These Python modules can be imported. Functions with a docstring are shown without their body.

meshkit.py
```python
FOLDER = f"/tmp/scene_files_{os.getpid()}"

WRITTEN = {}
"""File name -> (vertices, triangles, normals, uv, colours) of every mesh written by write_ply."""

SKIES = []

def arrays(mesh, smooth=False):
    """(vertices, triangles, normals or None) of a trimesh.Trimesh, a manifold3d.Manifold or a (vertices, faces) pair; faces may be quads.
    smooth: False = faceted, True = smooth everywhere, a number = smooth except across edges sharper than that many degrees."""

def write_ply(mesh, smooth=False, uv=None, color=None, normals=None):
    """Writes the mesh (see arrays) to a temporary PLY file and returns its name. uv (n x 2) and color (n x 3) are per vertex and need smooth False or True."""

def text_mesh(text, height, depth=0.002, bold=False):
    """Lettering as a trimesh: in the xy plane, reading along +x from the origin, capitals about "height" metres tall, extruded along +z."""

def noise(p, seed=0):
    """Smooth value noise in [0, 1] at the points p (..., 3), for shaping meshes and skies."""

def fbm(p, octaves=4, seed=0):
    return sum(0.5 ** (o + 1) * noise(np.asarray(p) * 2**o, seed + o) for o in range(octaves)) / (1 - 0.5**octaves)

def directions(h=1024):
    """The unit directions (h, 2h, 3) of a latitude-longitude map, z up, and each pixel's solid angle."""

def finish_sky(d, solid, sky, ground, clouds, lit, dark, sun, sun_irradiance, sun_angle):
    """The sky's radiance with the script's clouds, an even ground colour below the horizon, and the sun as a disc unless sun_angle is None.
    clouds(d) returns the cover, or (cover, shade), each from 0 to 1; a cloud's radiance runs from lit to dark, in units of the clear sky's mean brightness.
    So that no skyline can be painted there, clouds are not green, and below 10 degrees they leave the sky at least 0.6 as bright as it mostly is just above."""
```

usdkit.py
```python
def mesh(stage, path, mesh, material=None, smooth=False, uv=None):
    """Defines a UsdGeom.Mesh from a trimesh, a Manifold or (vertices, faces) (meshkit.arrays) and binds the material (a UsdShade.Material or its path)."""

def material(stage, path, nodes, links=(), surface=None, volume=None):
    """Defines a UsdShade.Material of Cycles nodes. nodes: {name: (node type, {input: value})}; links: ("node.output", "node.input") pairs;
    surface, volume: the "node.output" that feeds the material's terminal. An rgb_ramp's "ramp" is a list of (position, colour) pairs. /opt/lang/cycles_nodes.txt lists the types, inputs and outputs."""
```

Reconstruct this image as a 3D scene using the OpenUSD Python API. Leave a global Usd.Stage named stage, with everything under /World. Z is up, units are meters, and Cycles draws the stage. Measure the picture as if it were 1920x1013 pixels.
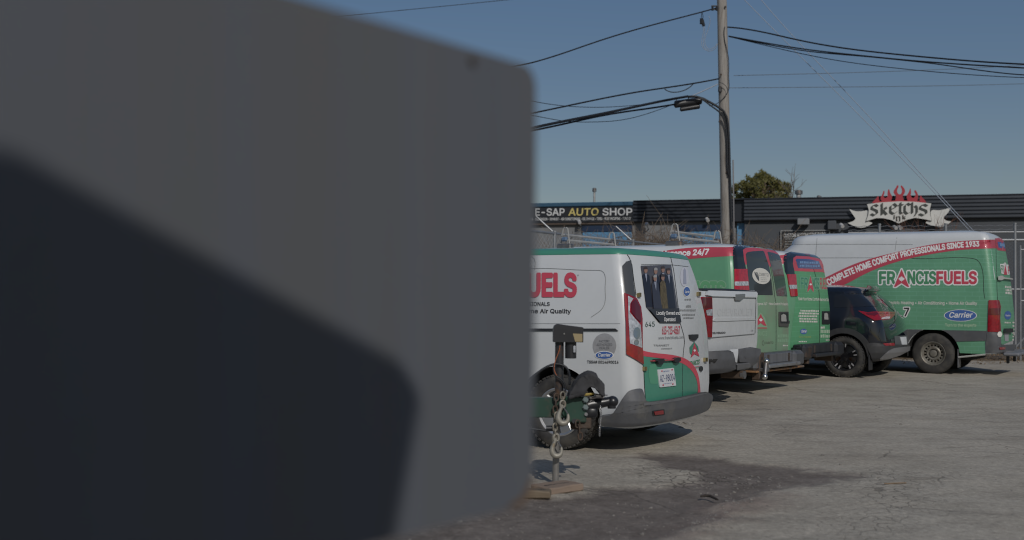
import math, random, glob
import numpy as np, trimesh, manifold3d, shapely
from shapely.geometry import Polygon, MultiPolygon, LineString, Point, box as sbox
from shapely.ops import unary_union
from shapely import affinity
from scipy.interpolate import PchipInterpolator, CubicSpline
from pxr import Usd, UsdGeom, UsdLux, UsdShade, Gf, Sdf, Vt
import usdkit, meshkit

random.seed(7); RNG = np.random.default_rng(7)
stage = Usd.Stage.CreateInMemory()
UsdGeom.SetStageUpAxis(stage, UsdGeom.Tokens.z); UsdGeom.SetStageMetersPerUnit(stage, 1.0)
UsdGeom.Xform.Define(stage, '/World'); UsdGeom.Scope.Define(stage, '/World/Looks')

# ------------------------------------------------------------------ camera, sky, sun, exposure
CAM_H, FPX, Y_H, ROLL = 1.31, 2000.0, 558.0, 0.011       # focal length in pixels of a 1920 wide picture
PITCH = math.atan((Y_H - 506.5) / FPX)
SUN_AZ, SUN_EL = math.radians(166.0), math.radians(34.0)  # azimuth = atan2(x, y) towards the sun
EXPOSURE, SKY_STRENGTH, SUN_I = -1.0, 0.135, 1.0
fw = np.array([0, math.cos(PITCH), math.sin(PITCH)]); u0 = np.array([0, -math.sin(PITCH), math.cos(PITCH)]); r0 = np.array([1.0, 0, 0])
RIGHT = math.cos(ROLL) * r0 + math.sin(ROLL) * u0
UP = -math.sin(ROLL) * r0 + math.cos(ROLL) * u0
EYE = np.array([0, 0, CAM_H])
cam = UsdGeom.Camera.Define(stage, '/World/camera')
m4 = Gf.Matrix4d(*[float(x) for x in [*RIGHT, 0, *UP, 0, *(-fw), 0, *EYE, 1]])
cam.AddTransformOp().Set(m4)
cam.CreateHorizontalApertureAttr(36.0); cam.CreateVerticalApertureAttr(36.0 * 540 / 1024)
cam.CreateFocalLengthAttr(36.0 * FPX / 1920); cam.CreateClippingRangeAttr(Gf.Vec2f(0.05, 3000))
cam.CreateFStopAttr(1.75); cam.CreateFocusDistanceAttr(11.5)
cam.CreateExposureAttr(EXPOSURE)
SUNV = np.array([math.sin(SUN_AZ) * math.cos(SUN_EL), math.cos(SUN_AZ) * math.cos(SUN_EL), math.sin(SUN_EL)])
dome = UsdLux.DomeLight.Define(stage, '/World/sky')
dome.CreateIntensityAttr(1.0)
skym = usdkit.material(stage, '/World/Looks/sky', {
    's': ('sky_texture', {'sky_type': 'single_scattering', 'sun_disc': False, 'sun_elevation': SUN_EL, 'sun_rotation': SUN_AZ,
                          'altitude': 80.0, 'air_density': 1.0, 'aerosol_density': 0.9, 'ozone_density': 1.5}),
    'gm': ('gamma', {'gamma': 0.52}), 'h': ('hsv', {'hue': 0.511, 'saturation': 1.75, 'value': 1.6}),
    'b': ('background_shader', {'strength': SKY_STRENGTH})}, [('s.color', 'gm.color'), ('gm.color', 'h.color'), ('h.color', 'b.color')], surface='b.background')
UsdShade.MaterialBindingAPI.Apply(dome.GetPrim()).Bind(skym)
dome.GetPrim().SetCustomDataByKey('kind', 'structure')
sun = UsdLux.DistantLight.Define(stage, '/World/sun')
sun.CreateIntensityAttr(SUN_I); sun.CreateAngleAttr(0.5); sun.CreateColorAttr(Gf.Vec3f(1.0, 0.955, 0.90)); sun.CreateNormalizeAttr(True)
zax = SUNV; xax = np.cross([0, 0, 1.0], zax); xax /= np.linalg.norm(xax); yax = np.cross(zax, xax)
sun.AddTransformOp().Set(Gf.Matrix4d(*[float(v) for v in [*xax, 0, *yax, 0, *zax, 0, 0, -20, 30, 1]]))

# ------------------------------------------------------------------ picture <-> place
def ray(px, py):
    d = (px - 960) / FPX * RIGHT + (506.5 - py) / FPX * UP + fw
    return d
def at(px, py, Y):
    d = ray(px, py); return EYE + d * (Y / d[1])
def on_plane(px, py, o, n):
    d = ray(px, py); return EYE + d * (np.dot(np.subtract(o, EYE), n) / np.dot(d, n))
def on_ground(px, py, z=0.0):
    return on_plane(px, py, (0, 0, z), np.array([0, 0, 1.0]))
def project(P):
    q = np.asarray(P, float) - EYE
    w = q @ fw
    return np.stack([960 + FPX * (q @ RIGHT) / w, 506.5 - FPX * (q @ UP) / w, w], -1)

# ------------------------------------------------------------------ materials
MATS = {}
def mat(name, color, rough=0.5, metal=0.0, var=0.0, scale=6.0, bump=0.0, bscale=60.0, coat=0.0, spec=0.5, dirt=None, dscale=3.0, dlo=0.5, dhi=0.75, stretch=None, rvar=0.0):
    """Principled paint with noise in colour; dirt = second colour laid in noise patches."""
    if name in MATS: return MATS[name]
    n = {'tc': ('texture_coordinate', {}), 'p': ('principled_bsdf', {'roughness': rough, 'metallic': metal, 'coat_weight': coat, 'specular_ior_level': spec, 'base_color': color})}
    l = []
    src = 'tc.object'
    if stretch:
        n['mp'] = ('mapping', {'scale': stretch}); l.append(('tc.object', 'mp.vector')); src = 'mp.vector'
    if var > 0 or dirt is not None:
        n['n1'] = ('noise_texture', {'scale': scale, 'detail': 5.0, 'roughness': 0.6}); l.append((src, 'n1.vector'))
        c = np.array(color)
        n['r1'] = ('rgb_ramp', {'ramp': [(0.25, tuple(c * (1 - var))), (0.75, tuple(np.minimum(c * (1 + var), 1)))]}); l.append(('n1.fac', 'r1.fac'))
        out = 'r1.color'
        if dirt is not None:
            n['n2'] = ('noise_texture', {'scale': dscale, 'detail': 6.0, 'roughness': 0.65}); l.append((src, 'n2.vector'))
            n['r2'] = ('rgb_ramp', {'ramp': [(dlo, (0, 0, 0)), (dhi, (1, 1, 1))]}); l.append(('n2.fac', 'r2.fac'))
            n['mx'] = ('mix', {'color2': dirt}); l += [('r2.color', 'mx.fac'), (out, 'mx.color1')]
            out = 'mx.color'
        l.append((out, 'p.base_color'))
    if bump > 0:
        n['n3'] = ('noise_texture', {'scale': bscale, 'detail': 4.0}); l.append((src, 'n3.vector'))
        n['bp'] = ('bump', {'strength': bump, 'distance': 0.01}); l += [('n3.fac', 'bp.height'), ('bp.normal', 'p.normal')]
    if rvar > 0:
        n['n4'] = ('noise_texture', {'scale': 9.0, 'detail': 4.0}); l.append((src, 'n4.vector'))
        n['mr'] = ('map_range', {'from_min': 0.3, 'from_max': 0.7, 'to_min': max(rough - rvar, 0.02), 'to_max': rough + rvar}); l += [('n4.fac', 'mr.value'), ('mr.result', 'p.roughness')]
    MATS[name] = usdkit.material(stage, '/World/Looks/' + name, n, l, surface='p.BSDF')
    return MATS[name]

WHITE = mat('white_paint', (0.565, 0.585, 0.595), 0.32, var=0.05, scale=2.5, coat=0.4, rvar=0.08)
WHITE2 = mat('white_print', (0.74, 0.74, 0.73), 0.45)
CREAM = mat('cream_print', (0.62, 0.61, 0.56), 0.5)
GREEN = mat('green_wrap', (0.125, 0.315, 0.18), 0.34, var=0.06, scale=2.0, coat=0.25, rvar=0.08)
GREENR = mat('green_wrap_dusty', (0.185, 0.315, 0.20), 0.48, var=0.12, scale=2.5, dirt=(0.23, 0.245, 0.19), dscale=1.6, dlo=0.42, dhi=0.7)
GREEN3 = mat('emerald_wrap', (0.060, 0.245, 0.17), 0.34, var=0.05, scale=2.0, coat=0.25, rvar=0.06)
RED = mat('red_wrap', (0.455, 0.062, 0.09), 0.38, var=0.05, scale=3.0, coat=0.2)
REDT = mat('red_print', (0.50, 0.062, 0.095), 0.45)
DKGREENT = mat('green_print', (0.07, 0.24, 0.12), 0.45)
LTGREENT = mat('light_green_print', (0.24, 0.40, 0.26), 0.5)
BLACKT = mat('black_print', (0.03, 0.03, 0.032), 0.5)
GREYT = mat('grey_print', (0.26, 0.27, 0.27), 0.5)
BLUET = mat('blue_print', (0.06, 0.13, 0.36), 0.4)
NAVYT = mat('navy_print', (0.04, 0.065, 0.17), 0.4)
GREYPLASTIC = mat('grey_plastic', (0.085, 0.088, 0.095), 0.55, var=0.15, scale=5, bump=0.15, bscale=300, dirt=(0.15, 0.145, 0.13), dscale=4, dlo=0.52, dhi=0.8)
BLACKPLASTIC = mat('black_plastic', (0.022, 0.023, 0.026), 0.42, var=0.2)
BLACKGLOSS = mat('black_gloss', (0.012, 0.014, 0.018), 0.13, coat=0.6)
SEAM = mat('seam_dark', (0.02, 0.02, 0.02), 0.8)
LINER = mat('liner_black', (0.012, 0.012, 0.012), 0.9)
RUBBER = mat('tyre_rubber', (0.032, 0.031, 0.030), 0.8, var=0.3, scale=14, bump=0.3, bscale=120, dirt=(0.085, 0.078, 0.066), dscale=6, dlo=0.45, dhi=0.72)
ALLOY = mat('alloy_silver', (0.42, 0.42, 0.42), 0.38, metal=0.75, var=0.15, scale=12)
STEELWHEEL = mat('steel_wheel', (0.19, 0.18, 0.155), 0.5, metal=0.4, var=0.2, scale=14, dirt=(0.12, 0.095, 0.07), dscale=10)
DARKALLOY = mat('dark_alloy', (0.015, 0.015, 0.017), 0.16, metal=0.3, coat=0.6)
CHROME = mat('chrome', (0.65, 0.65, 0.65), 0.24, metal=1.0)
STEEL = mat('worn_steel', (0.20, 0.20, 0.205), 0.42, metal=0.7, var=0.25, scale=8, dirt=(0.20, 0.10, 0.045), dscale=5, dlo=0.55, dhi=0.7)
RUSTSTEEL = mat('rusty_steel', (0.085, 0.058, 0.042), 0.75, metal=0.2, var=0.35, scale=14, dirt=(0.06, 0.055, 0.05), dscale=7, dlo=0.5, dhi=0.65, bump=0.3)
DARKSHADEDBUMPER = mat('dark_shaded_bumper', (0.03, 0.032, 0.037), 0.5, metal=0.3, var=0.3, scale=6, dirt=(0.12, 0.07, 0.04), dscale=3.5, dlo=0.55, dhi=0.72, stretch=(1, 1, 0.35))  # dark bumper, with the shade lying on it put into the colour
PAINTEDBUMPER = mat('chipped_bumper', (0.115, 0.12, 0.13), 0.45, metal=0.4, var=0.25, scale=6, dirt=(0.20, 0.10, 0.045), dscale=3.2, dlo=0.56, dhi=0.70, stretch=(1, 1, 0.35))
NAVY = mat('navy_paint', (0.006, 0.008, 0.013), 0.10, coat=1.0, var=0.1)
GLASSD = mat('tinted_glass', (0.045, 0.055, 0.06), 0.07, spec=0.6)
GLASSB = mat('black_glass', (0.012, 0.013, 0.017), 0.06, spec=0.6)
LAMPRED = mat('red_lens', (0.24, 0.005, 0.012), 0.09, coat=1.0, var=0.35, scale=22)
LAMPBRED = mat('bright_red_lens', (0.40, 0.012, 0.025), 0.12, coat=1.0, var=0.3, scale=22)
LAMPDRED = mat('dark_red_lens', (0.10, 0.004, 0.010), 0.09, coat=1.0)
LAMPCLEAR = mat('clear_lens', (0.40, 0.42, 0.45), 0.10, coat=1.0, var=0.6, scale=26)
HINGE = mat('hinge_brass', (0.30, 0.24, 0.11), 0.4, metal=0.5)
PLATE = mat('plate_white', (0.60, 0.62, 0.64), 0.4, var=0.05)

def brickwrap(name, color, amt=0.12, dust=None):
    n = {'tc': ('texture_coordinate', {}), 's': ('separate_xyz', {}), 'a': ('math', {'math_type': 'add'}), 'c': ('combine_xyz', {}),
         'b': ('brick_texture', {'color1': (1, 1, 1), 'color2': (0.93, 0.95, 0.93), 'mortar': (1 + amt * 2.0, 1 + amt * 1.2, 1 + amt * 2.2), 'scale': 1.0, 'mortar_size': 0.006, 'mortar_smooth': 0.6, 'brick_width': 0.24, 'row_height': 0.075}),
         'n': ('noise_texture', {'scale': 2.2, 'detail': 4.0}), 'r': ('rgb_ramp', {'ramp': [(0.3, tuple(np.array(color) * 0.93)), (0.7, tuple(np.array(color) * 1.07 if dust is None else dust))]}),
         'm': ('mix', {'mix_type': 'multiply', 'fac': 1.0}), 'p': ('principled_bsdf', {'roughness': 0.42 if dust is None else 0.5, 'coat_weight': 0.0})}
    l = [('tc.object', 's.vector'), ('s.x', 'a.value1'), ('s.y', 'a.value2'), ('a.value', 'c.x'), ('s.z', 'c.y'), ('c.vector', 'b.vector'), ('tc.object', 'n.vector'), ('n.fac', 'r.fac'),
         ('r.color', 'm.color1'), ('b.color', 'm.color2'), ('m.color', 'p.base_color')]
    MATS[name] = usdkit.material(stage, '/World/Looks/' + name, n, l, surface='p.BSDF')
    return MATS[name]
GREENB = brickwrap('green_brick_wrap', (0.122, 0.312, 0.19))
GREENB2 = brickwrap('green_brick_wrap_bright', (0.10, 0.315, 0.16), 0.08)

# ------------------------------------------------------------------ scene tree
USED = {}
def numbered(parent, name):
    k = USED.get((parent, name), 0); USED[(parent, name)] = k + 1
    return f'{parent}/{name}' if k == 0 else f'{parent}/{name}_{k:03d}'
def tag(prim, label=None, cat=None, group=None, kind=None):
    for k, v in (('label', label), ('category', cat), ('group', group), ('kind', kind)):
        if v: prim.SetCustomDataByKey(k, v)
def thing(name, label, cat, loc=(0, 0, 0), rz=0.0, group=None):
    path = numbered('/World', name)
    x = UsdGeom.Xform.Define(stage, path)
    x.AddTranslateOp().Set(Gf.Vec3d(*map(float, loc)))
    if rz: x.AddRotateZOp().Set(math.degrees(rz))
    tag(x.GetPrim(), label, cat, group)
    return path
def part(parent, name, mesh, material, smooth=False, label=None, kind=None):
    path = numbered(parent, name)
    p = usdkit.mesh(stage, path, mesh, material, smooth=smooth).GetPrim()
    tag(p, label, kind=kind)
    return path
def group_part(parent, name):
    path = numbered(parent, name); UsdGeom.Xform.Define(stage, path); return path
def top(name, mesh, material, label=None, cat=None, group=None, kind=None, smooth=False):
    path = numbered('/World', name)
    tag(usdkit.mesh(stage, path, mesh, material, smooth=smooth).GetPrim(), label, cat, group, kind)
    return path

# ------------------------------------------------------------------ mesh helpers
def cat(ms): return trimesh.util.concatenate([m for m in ms if m is not None and len(m.faces)])
def bx(c, s, b=0.0):
    """Box centred at c, size s, edges chamfered by b."""
    h = np.array(s, float) / 2
    if b <= 0:
        m = trimesh.creation.box(extents=s); m.apply_translation(c); return m
    b = min(b, h.min() * 0.9); P = []
    for sx in (-1, 1):
        for sy in (-1, 1):
            for sz in (-1, 1):
                q = np.array([sx, sy, sz]) * h
                for k in range(3):
                    d = np.array([sx, sy, sz]) * b; d[k] = 0; P.append(q - d)
    m = trimesh.convex.convex_hull(np.array(P)); m.apply_translation(c); return m
def tube(P, r, n=6, close=False):
    P = np.asarray(P, float); r = np.broadcast_to(r, len(P)); V = []; F = []
    T = np.gradient(P, axis=0); T /= np.maximum(np.linalg.norm(T, axis=1, keepdims=True), 1e-9)
    if close:
        T = np.roll(P, -1, 0) - np.roll(P, 1, 0); T /= np.linalg.norm(T, axis=1, keepdims=True)
    a = np.array([0, 0, 1.0]) if abs(T[0][2]) < 0.9 else np.array([1.0, 0, 0])
    for i, p in enumerate(P):
        s = np.cross(T[i], a); s /= max(np.linalg.norm(s), 1e-9); a = np.cross(s, T[i]); a /= np.linalg.norm(a)
        for k in range(n):
            th = 2 * math.pi * k / n; V.append(p + r[i] * (math.cos(th) * s + math.sin(th) * a))
    m = len(P)
    for i in range(m if close else m - 1):
        j = (i + 1) % m
        for k in range(n):
            q = (k + 1) % n; F += [[i * n + k, j * n + k, j * n + q], [i * n + k, j * n + q, i * n + q]]
    if not close:
        for k in range(1, n - 1): F += [[0, k + 1, k][::-1], [(m - 1) * n, (m - 1) * n + k, (m - 1) * n + k + 1][::-1]]
    t = trimesh.Trimesh(np.array(V), np.array(F), process=False)
    return t
def lathe_y(profile, n=40):
    """profile: (r, y) pairs; turned about the y axis."""
    pr = np.asarray(profile, float); th = np.linspace(0, 2 * math.pi, n, endpoint=False)
    V = np.stack([np.outer(np.cos(th), pr[:, 0]), np.tile(pr[:, 1], (n, 1)), np.outer(np.sin(th), pr[:, 0])], -1).reshape(-1, 3)
    k = len(pr); F = []
    for i in range(n):
        j = (i + 1) % n
        for a in range(k - 1): F += [[i * k + a, i * k + a + 1, j * k + a + 1], [i * k + a, j * k + a + 1, j * k + a]]
    return trimesh.Trimesh(V, np.array(F), process=False)
def cyl(p0, p1, r, n=16): return tube([p0, p1], r, n)
def to_man(m):
    m = m.copy(); m.merge_vertices()
    return manifold3d.Manifold(manifold3d.Mesh(np.asarray(m.vertices, np.float32), np.asarray(m.faces, np.uint32)))
def from_man(M):
    q = M.to_mesh(); return trimesh.Trimesh(q.vert_properties[:, :3], q.tri_verts, process=False)
def polys(g):
    if g is None or g.is_empty: return []
    return [p for p in getattr(g, 'geoms', [g]) if isinstance(p, Polygon) and p.area > 1e-9]
def tri2d(g):
    V = []; F = []; o = 0
    for p in polys(g):
        v, f = trimesh.creation.triangulate_polygon(p, engine='earcut')
        V.append(v); F.append(f + o); o += len(v)
    if not V: return np.zeros((0, 2)), np.zeros((0, 3), int)
    return np.vstack(V), np.vstack(F)
def extrude(g, d): return cat([trimesh.creation.extrude_polygon(p, d, engine='earcut') for p in polys(g)])
def smooth_poly(pts, n=6, closed=True):
    """Rounds a polygon by Chaikin corner cutting."""
    P = np.asarray(pts, float)
    for _ in range(n if n < 4 else 3):
        Q = np.roll(P, -1, 0); P = np.stack([0.75 * P + 0.25 * Q, 0.25 * P + 0.75 * Q], 1).reshape(-1, 2)
    return Polygon(P)
def rpoly(pts, r=2.0):
    """Polygon with rounded corners of radius r."""
    p = Polygon(pts); return p.buffer(-r, join_style=2).buffer(r, quad_segs=5) if r > 0 else p

TEXTS = {}
def text2d(s, bold=True):
    """Lettering as a flat shape, capitals 1 high, from x = 0 to its width."""
    if (s, bold) not in TEXTS:
        m = meshkit.text_mesh(s, 1.0, 0.02, bold)
        up = m.face_normals[:, 2] > 0.9
        g = unary_union([Polygon(t) for t in m.triangles[up][:, :, :2]]).buffer(0.002)
        g = affinity.translate(g, -g.bounds[0], 0)
        TEXTS[(s, bold)] = g
    return TEXTS[(s, bold)]
def warp(g, fn):
    return shapely.transform(g, fn)
def text_px(s, bl, br, h_l, h_r=None, bold=True, up=(0, -1), slant=0.0, fat=0.0):
    """Lettering in picture coordinates: baseline from bl to br, capitals h_l (h_r) high at the ends."""
    g = text2d(s, bold); w = g.bounds[2]; bl, br, up = np.array(bl, float), np.array(br, float), np.array(up, float)
    h_r = h_l if h_r is None else h_r
    def fn(P):
        t = (P[:, 0] / w)[:, None]; base = bl + (br - bl) * t
        h = (h_l + (h_r - h_l) * t) * P[:, 1:2]
        q = base + up * h; q[:, 0] += slant * h[:, 0]
        return q
    r = warp(g, fn)
    return r.buffer(fat, join_style=2) if fat else r
def text_curve(s, pts, h, bold=True, t0=0.0, t1=1.0, fat=0.0):
    g = text2d(s, bold); w = g.bounds[2]; P = np.array(pts, float)
    d = np.concatenate([[0], np.cumsum(np.linalg.norm(np.diff(P, axis=0), axis=1))]); d /= d[-1]
    sx, sy = CubicSpline(d, P[:, 0]), CubicSpline(d, P[:, 1])
    def fn(Q):
        t = t0 + (t1 - t0) * Q[:, 0] / w
        x, y = sx(t), sy(t); dx, dy = sx(t, 1), sy(t, 1); L = np.hypot(dx, dy)
        hh = (h[0] + (h[1] - h[0]) * t) * (Q[:, 1] - 0.5)
        return np.stack([x + dy / L * hh, y - dx / L * hh], 1)
    return warp(g, fn).buffer(fat, join_style=2)
def ellipse(cx, cy, a, b, ang=0.0, n=32):
    th = np.linspace(0, 2 * math.pi, n, endpoint=False)
    return affinity.rotate(Polygon(np.stack([cx + a * np.cos(th), cy + b * np.sin(th)], 1)), ang)
def band(pts, w):
    return LineString(pts).buffer(w / 2, cap_style=2, join_style=1)
def spline(pts, n=40):
    P = np.array(pts, float); d = np.concatenate([[0], np.cumsum(np.linalg.norm(np.diff(P, axis=0), axis=1))])
    t = np.linspace(0, d[-1], n); return np.stack([CubicSpline(d, P[:, k])(t) for k in range(P.shape[1])], 1)
def small_print(x0, x1, y0, dy, n, h, slope=0.0, seed=0, ragged=0.15):
    """Lines of print too small to read: rows of word-long dashes."""
    rr = random.Random(seed); G = []
    for k in range(n):
        a = x0 + rr.uniform(0, ragged) * (x1 - x0); b = x1 - rr.uniform(0, ragged) * (x1 - x0); x = a
        while x < b - 1:
            w = rr.uniform(1.5, 4.5); e = min(x + w, b)
            q = lambda X: y0 + dy * k + slope * (X - x0)
            hh = h * rr.uniform(0.75, 1.0)
            G.append(Polygon([(x, q(x) - hh), (e, q(e) - hh), (e, q(e)), (x, q(x))])); x = e + 0.8
    return MultiPolygon(G)
def maple(cx, cy, s, sx=1.0):
    P = [(0, -1), (.18, -.62), (.42, -.72), (.36, -.28), (.62, -.5), (.7, -.34), (.98, -.36), (.88, -.08), (1, .04), (.5, .42), (.56, .6), (.08, .52), (.06, 1), (-.06, 1), (-.08, .52), (-.56, .6), (-.5, .42), (-1, .04), (-.88, -.08), (-.98, -.36), (-.7, -.34), (-.62, -.5), (-.36, -.28), (-.42, -.72), (-.18, -.62)]
    return Polygon([(cx + s * sx * x, cy + s * y) for x, y in P])
def arrow_logo(x0, x1, yt, yb, skew=0.0):
    """The red letter-A arrowhead: a tall triangle with a notch in its base."""
    xm = (x0 + x1) / 2 + skew; h = yb - yt
    return Polygon([(xm, yt), (x1, yb), (x1 - (x1 - x0) * .12, yb), (xm, yb - h * .22), (x0 + (x1 - x0) * .12, yb), (x0, yb)])

# ------------------------------------------------------------------ vehicles: lofted shells, wraps laid on them
def loft(rows, ns=18, nc=6, nr=13, taper=0.0):
    """rows: (z, x_rear, x_front, half width, rear corner radius, front corner radius, rear bow); a closed shell."""
    G = []
    for z, xr, xf, w, rr, rf, bow in rows:
        rr = min(rr, w * .8); rf = min(rf, w * .8)
        yc = w - rr; b = bow * (yc / max(w, 1e-6)) ** 2
        side = xr + b + rr + (xf - rf - xr - b - rr) * np.linspace(0, 1, ns) ** 1.3
        th = np.linspace(0, math.pi / 2, nc + 1)[1:-1]
        pts = [(x, -w) for x in side]
        pts += [(xf - rf + rf * math.sin(t), -w + rf - rf * math.cos(t)) for t in th]
        pts += [(xf + .0, y) for y in np.linspace(-w + rf, w - rf, nr)]
        pts += [(xf - rf + rf * math.cos(t), w - rf + rf * math.sin(t)) for t in th]
        pts += [(x, w) for x in side[::-1]]
        pts += [(xr + b + rr - rr * math.sin(t), w - rr + rr * math.cos(t)) for t in th]
        pts += [(xr + bow * (y / w) ** 2, y) for y in np.linspace(yc, -yc, nr)]
        pts += [(xr + b + rr - rr * math.cos(t), -w + rr - rr * math.sin(t)) for t in th]
        G.append([(x, y, z) for x, y in pts])
    G = np.array(G); R, N = G.shape[:2]; V = list(G.reshape(-1, 3)); F = []
    for i in range(R - 1):
        for j in range(N):
            k = (j + 1) % N; a, b, c, d = i * N + j, i * N + k, (i + 1) * N + k, (i + 1) * N + j
            F += [[a, b, c], [a, c, d]]
    V += [G[0].mean(0), G[-1].mean(0)]
    for j in range(N):
        k = (j + 1) % N; F += [[R * N, k, j], [R * N + 1, (R - 1) * N + j, (R - 1) * N + k]]
    return trimesh.Trimesh(np.array(V), np.array(F), process=False)
def tab(z, pts):
    P = np.array(pts, float); return float(PchipInterpolator(P[:, 0], P[:, 1])(np.clip(z, P[0, 0], P[-1, 0])))
def body_rows(zs, W, XR, XF, rr, rf, bow, ztop, R, crown=0.03, Rr=None, dx=0.0):
    """Rows of a body up to ztop, then a roof edge of radius R and a crowned roof."""
    rows = [(z, tab(z, XR), tab(z, XF), tab(z, W), rr, rf, bow) for z in zs]
    z1 = zs[-1]; w1, xr1, xf1 = rows[-1][3], rows[-1][1], rows[-1][2]; Rr = Rr or R
    for t in np.linspace(0, math.pi / 2, 7)[1:]:
        rows.append((z1 + (ztop - z1) * math.sin(t), xr1 + Rr * (1 - math.cos(t)) , xf1 - R * (1 - math.cos(t)), w1 - R * (1 - math.cos(t)), rr, rf, bow))
    w2, xr2, xf2 = rows[-1][3], rows[-1][1], rows[-1][2]
    for f in (0.85, 0.6, 0.3, 0.06):
        rows.append((ztop + crown * (1 - f ** 2), xr2 + (1 - f) * 0.55, xf2 - (1 - f) * 0.4, w2 * f, rr * f, rf * f, bow))
    return rows

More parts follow.
